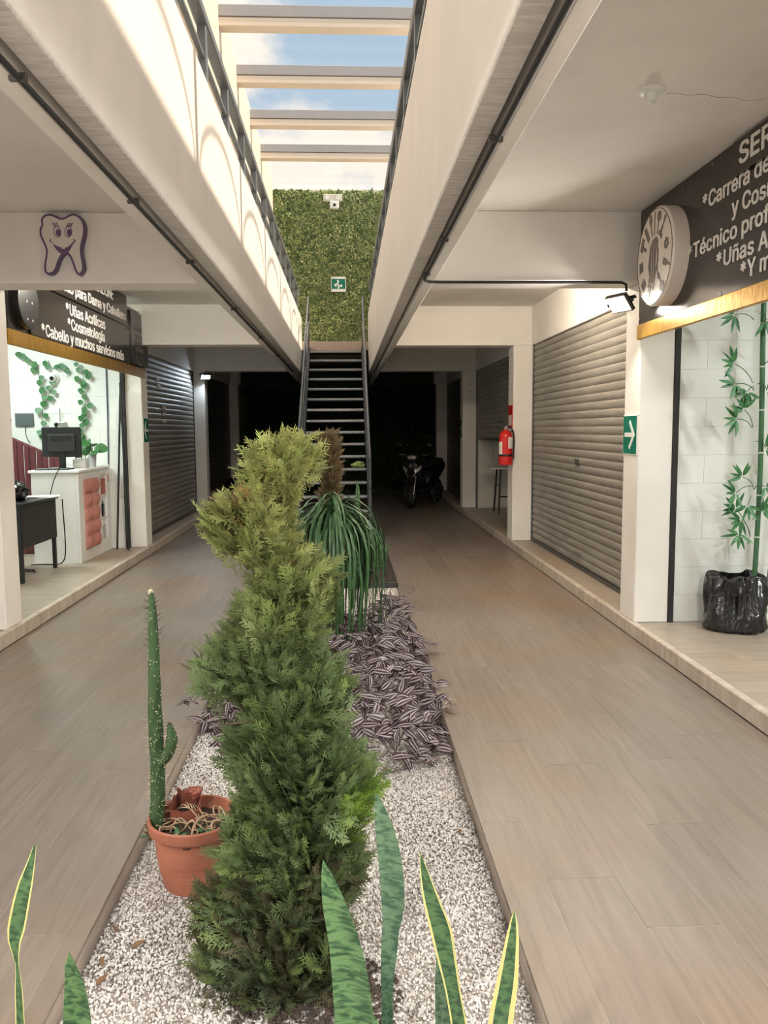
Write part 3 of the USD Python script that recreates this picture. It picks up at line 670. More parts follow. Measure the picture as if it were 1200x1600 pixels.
sl = thing('salon_sign', 'black salon sign board with white service list above the left counter', 'sign')
obj('board', rbox((-2.4250, 6.049, 2.230), (-2.4100, 9.241, SZ-.004), .002), 'sign_black', sl)
obj('board', rbox((-2.4250, 9.241, 2.230), (-2.4100, 10.013, 2.877), .002), 'sign_black', sl)
obj('gold_band', rbox((-2.4250, 6.029, 2.121), (-2.3980, 10.034, 2.235), .004), 'gold', sl, label='gold metallic band along the bottom edge')
obj('list_panel', frame(extrude(sbox(0, 0, 2.87, .313).buffer(.03), .016), (-2.4110, 6.467, 2.267), (0, 1, 0), (0, 0, 1)), 'sign_black', sl)
obj('title_panel', frame(extrude(sbox(0, 0, 2.55, .28).buffer(.02), .018), (-2.4110, 6.675, 2.668), (0, 1, 0), (0, 0, 1)), 'sign_black', sl)
obj('end_plaque', frame(extrude(sbox(0, 0, .69, .54).buffer(.03), .03), (-2.4110, 9.377, 2.272), (0, 1, 0), (0, 0, 1)), 'sign_black', sl)
W = on_wall(-2.3945, 1)
for s, y, z, w in (('*Uñas Acrílicas', 7.249, 2.506, 1.147), ('*Cosmetología', 7.280, 2.381, 1.085), ('*Cabello y muchos servicios más', 6.654, 2.256, 2.399)):
    obj('lettering', W(text(s, .092, w), y, z), 'letter', sl)
W = on_wall(-2.3925, 1)
obj('lettering', W(text('Cabello para Dama y Caballero', .089, 2.27), 6.905, 2.694), 'letter', sl)
obj('lettering', W(text('SALÓN:', .089, .63), 8.083, 2.845), 'letter', sl)
faint = mat('letter_faint', (.16, .14, .12), .5)
W = on_wall(-2.3805, 1)
for k, (a, b, c) in enumerate(((.10, .50, .40), (.16, .42, .32), (.08, .52, .25), (.14, .42, .18))):
    obj('print_block', W(extrude(unary_union([sbox(a+j*.075, 0, a+j*.075+.055, .05) for j in range(int((b)/.075))]), .002), 9.387, 2.272+c*1.04-.06), faint, sl)
obj('print_ring', W(extrude(LineString([(.16+.16*math.cos(a), .06+.10*math.sin(a)) for a in np.linspace(-PI, 0, 16)]).buffer(.012), .002), 9.533, 2.293), faint, sl)
# the dark round emblem near the pillar, seen on edge
e2 = thing('round_emblem', 'dark round emblem at the near end of the left salon sign', 'emblem')
obj('drum', frame(lathe([(0, 0), (.20, 0), (.20, .045), (.19, .05), (0, .05)], 40), (-2.4100, 6.341, 2.460), (0, 1, 0), (0, 0, 1)), 'black', e2, smooth=30)
for dy, dz in ((-.05, .13), (.05, .13), (-.05, .0), (.05, .0), (-.05, -.13), (.05, -.13)):
    obj('stud', frame(trimesh.creation.cylinder(.010, .004, sections=10), (-2.3585, 6.341+dy, 2.46+dz), Y, Z), 'letter', e2)  # pale dots stand in for lamp reflections on the dark disc

# ---------------------------------------------------------------- exit signs
def arrow_poly(w, h, flip):
    """arrow with an open chevron head, pointing +x"""
    s = unary_union([LineString([(-w*.36, 0), (w*.28, 0)]).buffer(h*.055, cap_style=2), LineString([(-w*.02, h*.34), (w*.30, 0), (-w*.02, -h*.34)]).buffer(h*.055, cap_style=2, join_style=2)])
    return affinity.scale(s, -1, 1, origin=(0, 0)) if flip else s
def exit_sign(label, origin, xd, w, h, flip, group=None):
    t = thing('exit_sign', label, 'sign', group); nrm = np.cross(xd, Z)
    obj('plate', frame(rbox((-w/2, -h/2, 0), (w/2, h/2, .006), .0015), origin, xd, Z), 'sign_white', t)
    obj('green_field', frame(rbox((-w/2+.008, -h/2+.008, .005), (w/2-.008, h/2-.008, .0075), .0005), origin, xd, Z), 'exit_green', t)
    obj('arrow', frame(extrude(arrow_poly(w, h, flip), .002), np.asarray(origin)+nrm*.0075, xd, Z), 'sign_white', t)
    return t
exit_sign('green arrow sign on the pillar beside the bamboo wall', (2.05, 5.805, 1.445), (0, -1, 0), .285, .285, False)
exit_sign('green arrow sign on the pillar between salon counter and left shutter', (-2.41, 9.965, 1.50), (0, 1, 0), .25, .30, True)
exit_sign('dark green arrow sign on the pillar past the stool', (2.05, 14.45, 1.50), (0, -1, 0), .27, .32, False)

up = thing('exit_sign', 'small green route sign on the artificial hedge above the stairs', 'sign')
o = np.array([-.135, 18.69, 4.73])
F = lambda m: frame(m, o, X, Z)
obj('plate', F(rbox((-.165, -.165, -.002), (.165, .165, .006), .003)), 'sign_white', up)
obj('green_field', F(rbox((-.15, -.10, .005), (.15, .115, .008), .0005)), 'exit_green', up)
fig = unary_union([Point(-.01, .075).buffer(.02), LineString([(.0, .05), (-.03, .0), (.02, -.03), (.0, -.085)]).buffer(.016), LineString([(-.03, .0), (-.08, -.01), (-.05, -.05)]).buffer(.014), sbox(.04, -.06, .09, -.01)])
obj('figure', F(frame(extrude(fig, .002), (0, 0, .0075), X, Y)), 'sign_white', up)
el = thing('emergency_light', 'beige twin emergency light box high on the artificial hedge', 'emergency light')
o = np.array([-.235, 18.70, 6.60]); F = lambda m: frame(m, o, X, Z)
obj('housing', F(rbox((-.21, -.075, -.10), (.21, .075, .05), .012)), 'skin_beige', el)
for sx in (-.12, .12): obj('lens', F(frame(trimesh.creation.cylinder(.045, .012, sections=20), (sx, 0, .052), X, Y)), 'sign_white', el)
cm = thing('security_camera', 'small white security camera below the emergency light', 'camera')
o = np.array([-.20, 18.66, 6.44]); F = lambda m: frame(m, o, X, Z)
obj('housing', F(rbox((-.10, -.075, -.08), (.10, .075, .05), .012)), 'sign_white', cm)
obj('lens', F(frame(trimesh.creation.cylinder(.032, .012, sections=20), (0, -.01, .052), X, Y)), 'lens', cm)

# ---------------------------------------------------------------- tooth emblem on the cross beam
def bez(pts, n=60):
    return smooth_path(np.array(pts+[pts[0]]), n)[:-1]
tw = at(102, 385, 'y', 5.75)
to = np.array([tw[0], 5.75, tw[2]])
outline = Polygon(bez([(-.135, .13), (-.12, .19), (-.06, .20), (.0, .175), (.07, .205), (.135, .17), (.15, .08), (.125, -.02), (.13, -.10), (.125, -.18), (.10, -.20), (.06, -.13), (.015, -.055), (-.03, -.11), (-.075, -.19), (-.115, -.195), (-.13, -.13), (-.115, -.03), (-.145, .05)]))
tooth = thing('tooth_emblem', 'white tooth cutout with purple outline on the left cross beam', 'emblem')
Ft = lambda m, z=0: frame(m, to-np.array([0, z, 0]), X, Z)
obj('rim', Ft(extrude(outline, .045)), 'purple', tooth)
obj('face_plate', Ft(extrude(outline.buffer(-.014), .004), .0445), 'tooth_white', tooth)
def tp(poly, name, z=.0482, m='purple'): obj(name, Ft(extrude(poly, .0025), z), m, tooth)
for sx in (-1, 1):
    c = (sx*.036+.004, .085)
    eye = affinity.rotate(affinity.scale(Point(c).buffer(.032, 24), .78, 1.15), -sx*8)
    tp(eye.difference(affinity.scale(eye, .84, .87)), 'eye_outline')
    tp(affinity.scale(Point(c[0]+.006, c[1]-.006).buffer(.019, 20), .8, 1.2), 'pupil')
    tp(unary_union([LineString([(c[0]+sx*a, c[1]+.034), (c[0]+sx*(a+.012), c[1]+.056)]).buffer(.0028) for a in (-.008, .006, .018)]), 'eyelashes')
smile = Polygon(bez([(-.07, .02), (-.03, -.012), (.005, -.018), (.04, -.010), (.075, .025), (.045, -.035), (.02, -.058), (.0, -.062), (-.02, -.055), (-.045, -.03)], 50))
tp(smile, 'mouth')
tp(sbox(-.008, -.027, .0025, -.014), 'front_tooth', .0495, 'tooth_white'); tp(sbox(.0045, -.027, .015, -.014), 'front_tooth', .0495, 'tooth_white')
for sx in (-1, 1): tp(LineString([(sx*.075-.003, .036), (sx*.083, .026), (sx*.077, .016)]).buffer(.003), 'smile_line')

# ---------------------------------------------------------------- left salon: counter and what stands on it
ds = thing('reception_counter', 'white reception counter with pink tufted panel and shelf niche', 'counter')
cx0, cx1, cy0, cy1, ch = -3.30, -2.81, 8.66, 9.77, 1.09
nx0, nx1, nz0, nz1 = 9.42, 9.67, .24, 1.0      # niche along y and z
obj('body', cat_([rbox((cx0, cy0, PZ), (cx1-.03, cy1, ch-.03), .004)]), 'white_paint', ds)
for a, b in (((cx1-.03, cy0, PZ), (cx1, nx0, ch-.03)), ((cx1-.03, nx1, PZ), (cx1, cy1, ch-.03)), ((cx1-.03, nx0, PZ), (cx1, nx1, nz0)), ((cx1-.03, nx0, nz1), (cx1, nx1, ch-.03))):
    obj('front_panel', rbox(a, b, .002), 'white_paint', ds)
obj('worktop', rbox((cx0-.02, cy0-.02, ch-.03), (cx1+.015, cy1, ch), .005), 'white_paint', ds)
# tufted upholstery: a padded grid with buttons
gy, gz = np.meshgrid(np.linspace(8.82, 9.32, 41), np.linspace(.22, .98, 57)); 
u, w = (gy-8.82)/.25*PI, (gz-.22)/.152*PI
pad = .004+.045*np.abs(np.sin(u)*np.sin(w))**.5
edge = np.minimum(np.minimum(gy-8.82, 9.32-gy), np.minimum(gz-.22, .98-gz)); pad *= np.clip(edge/.012, 0, 1)
v = np.stack([cx1+pad, gy, gz], -1).reshape(-1, 3); i, j = np.meshgrid(np.arange(56), np.arange(40), indexing='ij')
q = np.stack([i*41+j, i*41+j+1, (i+1)*41+j+1, (i+1)*41+j], -1).reshape(-1, 4)
tuft = obj('tufted_panel', (v, q), 'pink', ds, label='dusty pink tufted upholstery panel', smooth=True)
for k in range(1, 5):
    obj('button', frame(trimesh.creation.icosphere(1, .009), (cx1+.013, 9.07, .22+.152*k), X, Y), 'pink', tuft)
for z in (.24, .50, .755): obj('shelf', rbox((cx1-.028, nx0, z), (cx1-.001, nx1, z+.012), .001), 'white_paint', ds)
def small(name, label, cat, mesh, material, **k): return obj(name, mesh, material, None, label, cat, **k)
small('cosmetic_box', 'red and cream box in the top niche of the white counter', 'box', rbox((cx1-.026, 9.46, .768), (cx1-.004, 9.62, .95), .003), mat('boxred', (.40, .10, .07), .5), )
small('cosmetic_bottle', 'dark bottle in the middle niche of the white counter', 'bottle', cat_([rbox((cx1-.024, 9.50, .5125), (cx1-.006, 9.56, .66), .004), rbox((cx1-.019, 9.52, .66), (cx1-.011, 9.54, .70), .002)]), 'black')
small('cosmetic_jar', 'grey jar in the lowest niche of the white counter', 'jar', lathe([(0, 0), (.012, 0), (.0125, .14), (.009, .15), (.009, .17), (0, .17)], 16, (cx1-.0145, 9.56, .2525)), 'roof_grey', smooth=30)
p = at(170, 742, 'x', cx1+.001)
lb = thing('notice_label', 'small red and white fire notice on the counter corner', 'label')
obj('paper', rbox((cx1+.0005, 9.69, .84), (cx1+.003, 9.735, 1.02), .0005), 'label_white', lb); obj('red_mark', rbox((cx1+.0028, 9.695, .90), (cx1+.004, 9.73, .99), .0003), 'red', lb)

mo = thing('computer_monitor', 'black computer monitor seen from behind on the counter', 'monitor')
mc = np.array([-3.05, 8.92, 1.375]); 
R = trimesh.transformations.rotation_matrix(.16, Z)[:3, :3]; mx, my = R@X, R@Z
Fm = lambda m: frame(m, mc, R@X, Z)
obj('shell', Fm(rbox((-.20, -.155, -.012), (.20, .165, .018), .012)), 'black', mo)
obj('rear_bulge', Fm(rbox((-.14, -.10, .016), (.14, .09, .045), .014)), 'black_matt', mo)
obj('display', Fm(rbox((-.185, -.14, -.014), (.185, .15, -.0115), .001)), 'screen', mo)
obj('neck', Fm(rbox((-.035, -.27, .0), (.035, -.08, .028), .006)), 'black', mo)
obj('foot', frame(lathe([(0, 0), (.115, 0), (.11, .012), (.03, .018), (0, .018)], 28), mc+[0, 0, -.2845], X, Y), 'black', mo, smooth=30)
obj('vent', Fm(cat_([rbox((-.10, .02+k*.014, .0445), (.10, .026+k*.014, .047), .0005) for k in range(4)])), 'black', mo, kind='stuff')
wc = thing('webcam', 'small round black webcam clipped on top of the monitor', 'webcam')
obj('ball', frame(trimesh.creation.icosphere(2, .022), mc+R@np.array([-.05, 0, .195]), X, Y), 'black', wc, smooth=True)
obj('clip', frame(rbox((-.012, -.012, -.016), (.012, .009, .012), .002), mc+R@np.array([-.05, 0, .177]), R@X, Z), 'black', wc)
kb = thing('keyboard', 'flat black keyboard lying at the front edge of the counter', 'keyboard')
obj('base', rbox((-3.26, 8.68, ch), (-2.92, 8.79, ch+.016), .004), 'black', kb)
for rr in range(4):
    for c in range(13): obj('key', rbox((-3.25+c*.0245, 8.69+rr*.023, ch+.0155), (-3.25+c*.0245+.02, 8.69+rr*.023+.019, ch+.021), .0015), 'black_matt', kb)
obj('monitor_cable', tube(smooth_path([(-3.02, 8.72, ch+.02), (-3.01, 8.62, ch-.02), (-3.06, 8.62, .95), (-3.10, 8.60, .78), (-3.12, 8.57, .70)], 24), .005, 6), 'black', None, 'black cable hanging over the front of the white counter', 'cable', smooth=True)
bx = thing('tissue_box', 'small white box on the counter beside the monitor', 'box')
obj('carton', rbox((-2.98, 9.02, ch), (-2.84, 9.16, ch+.10), .004), 'white_paint', bx); obj('slot', rbox((-2.95, 9.07, ch+.0995), (-2.87, 9.11, ch+.101), .0005), 'black_matt', bx)
ph = thing('phone_stand', 'small dark card reader standing behind the white box', 'card reader')
obj('body', frame(rbox((-.035, 0, -.012), (.035, .13, .012), .004), (-3.0, 9.28, ch), (.9, .436, 0), (.15*.436, -.15*.9, .989)), 'black', ph); obj('display', frame(rbox((-.026, .06, .0115), (.026, .115, .0135), .001), (-3.0, 9.28, ch), (.9, .436, 0), (.15*.436, -.15*.9, .989)), 'sign_white', ph)

def broad_leaf(base, tip, width, normal, n=7, cup=.15, droop=.0):
    """a heart/lens shaped leaf blade with a fold, closed thin solid; returns (v, f, uv)"""
    base, tip, normal = map(lambda a: np.asarray(a, float), (base, tip, normal))
    d = tip-base; L = np.linalg.norm(d); d /= L; s = np.cross(d, normal); s /= np.linalg.norm(s)+1e-9; nn = np.cross(s, d)
    tt = np.linspace(0, 1, n); wd = width*np.sin(PI*np.clip(tt**.75, 0, 1))**.8*.5+.0006
    c = base+d*(tt*L)[:, None]-Z*(droop*L*tt**2)[:, None]
    rows = [c-s*wd[:, None]+nn*(cup*wd)[:, None], c, c+s*wd[:, None]+nn*(cup*wd)[:, None]]
    V = np.stack(rows, 1).reshape(-1, 3); V2 = V-nn*.0012
    i, j = np.meshgrid(np.arange(n-1), np.arange(2), indexing='ij')
    q = np.stack([i*3+j, i*3+j+1, (i+1)*3+j+1, (i+1)*3+j], -1).reshape(-1, 4); m = len(V)
    f = np.vstack([q[:, [0, 1, 2]], q[:, [0, 2, 3]]]); f2 = f[:, ::-1]+m
    uv = np.stack([np.tile([0, .5, 1], n), np.repeat(tt*L, 3)], 1)
    return np.vstack([V, V2]), np.vstack([f, f2]), np.vstack([uv, uv])

pp = thing('potted_plant', 'small broad-leaved green plant in a grey cup on the counter', 'plant')
pc = np.array([-2.88, 9.40, ch])
obj('cup', lathe([(0, 0), (.034, 0), (.045, .15), (.04, .15), (.036, .13), (0, .13)], 24, pc), 'roof_grey', pp, smooth=30)
for a, l, w_, h in ((0.2, .16, .13, .22), (1.6, .13, .10, .26), (3.0, .14, .11, .24), (4.1, .18, .12, .28), (5.2, .15, .12, .18), (2.2, .08, .08, .30)):
    dd = np.array([math.cos(a), math.sin(a)*.6, 0]); b0 = pc+[0, 0, h]+dd*.03
    obj('stem', tube([pc+[0, 0, .12], pc+[0, 0, h*.7]+dd*.01, b0], .003, 5), 'leaf_plain', pp)
    v, f, uv = broad_leaf(b0, b0+dd*l-Z*.03, w_, -Y*.7+Z*.5, 8); obj('leaf', (v, f), 'leaf_plain', pp, smooth=True)
sd = thing('potted_plant', 'single upright leaf in a slim pot behind the monitor', 'plant')
pc = np.array([-2.98, 9.50, ch]); obj('cup', lathe([(0, 0), (.028, 0), (.034, .10), (.03, .10), (.028, .09), (0, .09)], 20, pc), 'white_paint', sd, smooth=30)
obj('stem', tube([pc+[0, 0, .08], pc+[-.02, -.01, .16]], .003, 5), 'leaf_plain', sd)
v, f, uv = broad_leaf(pc+[-.05, -.01, .14], pc+[.07, -.03, .27], .13, -Y, 8); obj('leaf', (v, f), 'leaf_plain', sd, smooth=True)

# black desk in front of the counter
bd = thing('side_desk', 'small black desk with a tall modesty panel before the counter', 'desk')
P = np.array
dx0, dx1, dy0, dy1, dh = -3.52, -2.97, 7.53, 8.44, .84
obj('desktop', rbox((dx0, dy0, dh-.025), (dx1+.02, dy1, dh), .004), 'black', bd)
obj('front_panel', rbox((dx0+.02, dy0+.02, .38), (dx1-.02, dy0+.04, dh-.025), .003), 'black_matt', bd)
obj('side_panel', rbox((dx1-.02, dy0+.02, .42), (dx1, dy1-.02, dh-.025), .003), 'black_matt', bd)
for x in (dx0+.03, dx1-.03):
    for y in (dy0+.03, dy1-.03): obj('leg', rbox((x-.018, y-.018, PZ), (x+.018, y+.018, dh-.02), .003), 'black', bd)
bg = rumple(frame(trimesh.creation.icosphere(4, 1.0), (0, 0, 0), X, Y), .0, 1); v = np.asarray(bg.vertices)*[.16, .13, .11]
nz = meshkit.noise(v*22, 5)-.5+(meshkit.noise(v*50, 8)-.5)*.5; v = v*(1+.45*nz[:, None]); v[:, 2] = np.maximum(v[:, 2], -.085)
bg.vertices = v+[-3.19, 7.86, dh+.0865]
obj('carrier_bag', bg, 'plastic_bag', None, 'crumpled black plastic carrier bag on the black side desk', 'bag', smooth=True)
for k in range(3):
    obj('paper_sheet', frame(rbox((-.15, -.105, 0), (.15, .105, .004), .0005), (-3.06+.012*k, 8.27+.006*k, dh+.0045*k+.0002), (math.cos(.15*k), math.sin(.15*k), 0), (-math.sin(.15*k), math.cos(.15*k), 0)), 'paper', None, ['lowest', 'middle', 'topmost'][k]+' sheet of the paper pile on the black side desk', 'paper', 'paper pile')
tow = rbox((-3.50, 7.60, dh), (-3.38, 7.82, dh+.07), .02)
obj('folded_towel', tow, mat('towel_grey', (.16, .19, .21), .9), None, 'folded dark grey towel on the side desk beside the bag', 'towel')
for k, pts in enumerate([[(-3.35, 8.10, .11), (-3.2, 8.20, .12), (-3.1, 8.15, .11), (-3.22, 8.05, .13), (-3.32, 8.17, .115), (-3.15, 8.25, .11)], [(-3.30, 8.56, .108), (-3.2, 8.54, .115), (-3.08, 8.57, .108), (-2.98, 8.55, .13), (-2.93, 8.53, .3), (-2.93, 8.52, .55), (-2.93, 8.50, .80)]]):
    obj('cable', tube(smooth_path(pts, 40), .006, 6), 'black', None, ['coiled black cable on the floor under the side desk', 'black cable rising from the floor to the side desk'][k], 'cable', smooth=True)
# maroon corrugated sheet (folded slatted screen leaning deep in the salon)
mr = thing('slatted_screen', 'maroon slatted folding screen with a sloping top edge', 'screen')
n = 15
for k in range(n):
    x = -4.25+k*.068
    zt = np.interp(x, [-4.0, -3.40], [1.52, 1.24])
    obj('slat', rbox((x+.003, 9.38, PZ), (x+.062, 9.40+.018*(k % 2), zt), .008), 'maroon', mr)
obj('top_rail', tube([(-4.25, 9.40, 1.64), (-4.0, 9.40, 1.525), (-3.24, 9.40, 1.17)], .018, 8), 'maroon', mr)
# wall devices
wd = thing('wall_screen', 'small dark screen on the vine wall with a dangling cable', 'intercom')
p = at(38, 656, 'y', 9.78)
obj('frame', rbox((p[0]-.105, 9.77, p[2]-.075), (p[0]+.105, 9.7995, p[2]+.075), .006), mat('grey_frame', (.12, .13, .13), .4), wd)
obj('display', rbox((p[0]-.088, 9.7675, p[2]-.056), (p[0]+.088, 9.7705, p[2]+.056), .001), mat('grey_screen', (.10, .13, .13), .2), wd)
obj('cable', tube(smooth_path([(p[0]+.01, 9.785, p[2]-.07), (p[0]+.015, 9.785, p[2]-.2), (p[0]+.05, 9.79, p[2]-.27)], 14), .004, 5), 'black', wd)
sc = thing('security_camera', 'round white dome camera on the vine wall', 'camera')
p = at(82, 591, 'y', 9.76)
obj('base', frame(lathe([(0, 0), (.07, 0), (.07, .02), (.055, .035), (0, .035)], 28), (p[0], 9.7995, p[2]), X, Z), 'sign_white', sc, smooth=30)
obj('dome', frame(lathe([(.052, .03), (.05, .06), (.03, .085), (0, .09)], 24), (p[0], 9.7995, p[2]), X, Z), 'sign_white', sc, smooth=True)
obj('lens', frame(lathe([(0, .098), (.022, .094), (.028, .07), (0, .07)], 20), (p[0]+.005, 9.7995, p[2]-.004), X, Z), 'lens', sc, smooth=30)
sc = thing('wall_bracket', 'white wall bracket with a short upright rod on the vine wall', 'bracket')
p = at(95, 660, 'y', 9.76)
obj('arm', rbox((p[0]-.05, 9.70, p[2]-.012), (p[0]+.06, 9.7995, p[2]+.008), .004), 'sign_white', sc); obj('rod', tube([(p[0], 9.74, p[2]-.01), (p[0], 9.74, p[2]+.16)], .008, 8), 'silver', sc)
obj('wall_cable', tube([(at(166, 590, 'y', 9.78)[0], 9.788, 2.3), (at(168, 650, 'y', 9.78)[0], 9.788, 1.7), (at(169, 725, 'y', 9.78)[0], 9.788, 1.1)], .008, 6), mat('cable_blue', (.10, .13, .19), .5), None, 'dark blue cable running down the vine wall behind the plant', 'cable')
# leaning poles
pt = thing('folding_stand', 'thin black folding stand of two poles leaning by the counter', 'stand')
obj('pole', tube([(-2.60, 9.64, 2.05), (-2.70, 9.60, PZ+.012)], .012, 8), 'black', pt); obj('pole', tube([(-2.598, 9.62, 2.05), (-2.56, 9.56, PZ+.012)], .013, 8), 'black', pt)
obj('hinge', rbox((-2.62, 9.61, 1.62), (-2.58, 9.645, 1.66), .004), 'black', pt)

# trailing artificial ivy
def vine(label, pts, n, size, seed, spread=.05):
    r = np.random.default_rng(seed); t = thing('trailing_vine', label, 'vine'); path = smooth_path(pts, 40)
    obj('stem', tube(path, .0035, 5), 'vine_leaf', t)
    for k in range(n):
        c = path[int((k+.5)/n*39)]+[r.uniform(-spread, spread), r.uniform(-.03, -.005), r.uniform(-.01, .01)]
        a = r.uniform(-.7, .7); s = size*r.uniform(.75, 1.15)
        v, f, uv = broad_leaf(c+[0, 0, s*.4], c+[math.sin(a)*s*.5, r.uniform(-.03, .0), -s*.55], s*.95, (r.uniform(-.4, .4), -1, .3), 6, .12)
        obj('leaf', (v, f), 'vine_leaf', t, smooth=True)
def vp(*pxs): return [at(px, py, 'y', 9.77) for px, py in pxs]
vine('ivy vine trailing from the gold band past the dome camera to the monitor', vp((24, 552), (45, 560), (58, 575), (62, 600), (67, 630), (66, 650), (68, 668), (70, 690)), 15, .085, 1)
vine('short ivy vine hanging right of the dome camera', vp((75, 562), (88, 575), (100, 572), (104, 590)), 6, .075, 2)
vine('long dense ivy vine hanging behind the counter plant', vp((127, 570), (130, 590), (128, 612), (134, 632), (130, 660), (129, 690), (126, 705)), 26, .078, 3, .06)
vine('ivy sprig on the wall below the dome camera', vp((76, 595), (80, 608), (74, 622), (73, 625)), 4, .08, 4)

# ---------------------------------------------------------------- fire extinguisher, its sign, stool table
fx = thing('fire_extinguisher', 'red fire extinguisher hung on the walkway side of the pillar', 'fire extinguisher')
c = np.array([1.955, 9.93, 1.05])
obj('cylinder', lathe([(0, 0), (.078, 0), (.084, .015), (.084, .33), (.078, .37), (.055, .405), (.026, .42), (.026, .435), (0, .435)], 36, c), 'red', fx, smooth=30)
obj('base_band', lathe([(.0845, .105), (.0862, .11), (.0862, .125), (.0845, .13)], 36, c), 'black', fx, smooth=30)
a = np.linspace(PI*1.08, PI*1.42, 12)
def wrap(a0, a1, z0, z1, rr):
    a = np.linspace(a0, a1, 14); v = np.array([[rr*math.cos(q), rr*math.sin(q), z] for z in (z0, z1) for q in a]+[[(rr-.002)*math.cos(q), (rr-.002)*math.sin(q), z] for z in (z0, z1) for q in a])+c
    f = []; n = 14
    for k in range(n-1):
        f += [[k, k+1, n+k+1], [k, n+k+1, n+k], [2*n+k, 3*n+k+1, 2*n+k+1], [2*n+k, 3*n+k, 3*n+k+1]]
    return trimesh.Trimesh(v, f, process=False)
obj('label', wrap(PI*1.02, PI*1.28, .13, .28, .0858), 'label_white', fx, label='white instruction label'); obj('label', wrap(PI*1.55, PI*1.82, .20, .34, .0858), 'label_white', fx, label='white inspection label')
obj('valve', lathe([(0, .43), (.022, .43), (.022, .455), (.016, .47), (0, .47)], 18, c), 'silver', fx, smooth=30)
obj('handle', cat_([rbox(c+[-.10, -.012, .472], c+[.02, .012, .484], .003), frame(rbox((-.10, -.012, 0), (.02, .012, .01), .003), c+[0, 0, .50], (.97, 0, -.24), Y)]), 'black', fx, kind='stuff')
obj('gauge', frame(trimesh.creation.cylinder(.018, .012, sections=18), c+[.0, -.028, .455], X, Z), 'silver', fx)
obj('hose', tube(smooth_path([c+[.02, -.02, .455], c+[.06, -.05, .44], c+[.088, -.05, .34], c+[.086, -.052, .20], c+[.080, -.055, .08]], 24), .010, 8), 'black', fx, smooth=True)
obj('hanger', rbox((c[0]+.03, c[1]-.02, c[2]+.395), (2.0505, c[1]+.02, c[2]+.42), .003), 'steel', fx)
es = thing('extinguisher_sign', 'narrow red and white sign above the fire extinguisher', 'sign')
obj('plate', rbox((2.044, 10.0, 1.50), (2.0503, 10.24, 1.78), .001), 'red', es); obj('white_field', rbox((2.0425, 10.03, 1.53), (2.0445, 10.21, 1.66), .0005), 'label_white', es)
obj('notice_sticker', rbox((2.044, 14.42, 1.36), (2.0503, 14.58, 1.40), .0005), 'label_white', None, 'small white sticker below the dark arrow sign', 'sticker')
sb = thing('bar_table', 'small white-topped table with black legs under the half-open shutter', 'table')
tc = np.array([2.62, 13.4]); th = .86
obj('tabletop', rbox((tc[0]-.28, tc[1]-.28, th-.03), (tc[0]+.35, tc[1]+.28, th), .006), 'white_paint', sb)
for sx, sy in ((-.12, -.2), (-.12, .2), (.22, -.2), (.22, .2)): obj('leg', tube([(tc[0]+sx*.8, tc[1]+sy*.8, th-.03), (tc[0]+sx*1.1, tc[1]+sy*1.1, PZ)], .015, 8), 'black', sb)
obj('stretcher', tube([(tc[0]-.12, tc[1]-.2, .38), (tc[0]+.22, tc[1]-.2, .38)], .010, 8), 'black', sb); obj('stretcher', tube([(tc[0]-.11, tc[1]-.18, .55), (tc[0]-.11, tc[1]+.18, .55)], .010, 8), 'black', sb)
# panels of the pale partition
for k in range(4): obj('trim', rbox((2.32+k*.26, 14.148, PZ+.01), (2.32+k*.26+.25, 14.161, 2.3), .004), 'door_panel', None, f'pale partition board under the half-open shutter, number {k+1} from the pillar', 'panel', 'partition boards', kind='structure')
# dark bag on the far left platform
b = trimesh.creation.icosphere(3, 1.0); v = np.asarray(b.vertices)*[.17, .15, .21]; v = v*(1+.4*(meshkit.noise(v*14, 4)-.5)[:, None]); v[:, 2] = np.maximum(v[:, 2], -.17); b.vertices = v+[-2.44, 17.6, PZ+.171]
obj('rubbish_bag', b, 'plastic_bag', None, 'black rubbish bag on the platform by the far left shutter', 'bag', smooth=True)

# ---------------------------------------------------------------- scooter
sco = thing('motor_scooter', 'black motor scooter with chrome trim parked in the dark beside the stairs', 'scooter')
hd = np.array([-.48, -.877, 0]); hd /= np.linalg.norm(hd); lf = np.cross(Z, hd)       # forward, left
so = np.array([1.20, 15.25, 0.0])                                                  # front wheel contact
S = lambda m: frame(m, so, hd, lf)
def hull(pts):
    return trimesh.convex.convex_hull(np.array(pts, float))
def loft(sections):
    """sections: (x, z centre, half width, half height, squareness) closed elliptical rings along forward"""
    n = 20; a = np.arange(n)*2*PI/n; rings = []
    for x, zc, hw, hh, sh in sections:
        c, s_ = np.cos(a), np.sin(a)
        rings.append(np.stack([x+sh*s_, hw*np.sign(c)*np.abs(c)**.8, zc+hh*np.sign(s_)*np.abs(s_)**.8], 1))
    v = np.vstack(rings); k = len(rings); i, j = np.meshgrid(np.arange(k-1), np.arange(n), indexing='ij')
    q = np.stack([i*n+j, i*n+(j+1) % n, (i+1)*n+(j+1) % n, (i+1)*n+j], -1).reshape(-1, 4); f = np.vstack([q[:, [0, 1, 2]], q[:, [0, 2, 3]]])
    v = np.vstack([v, rings[0].mean(0), rings[-1].mean(0)]); m = len(v)
    f = np.vstack([f, [[m-2, (j+1) % n, j] for j in range(n)], [[m-1, (k-1)*n+j, (k-1)*n+(j+1) % n] for j in range(n)]])
    return trimesh.Trimesh(v, f, process=False)
WRAD = .255
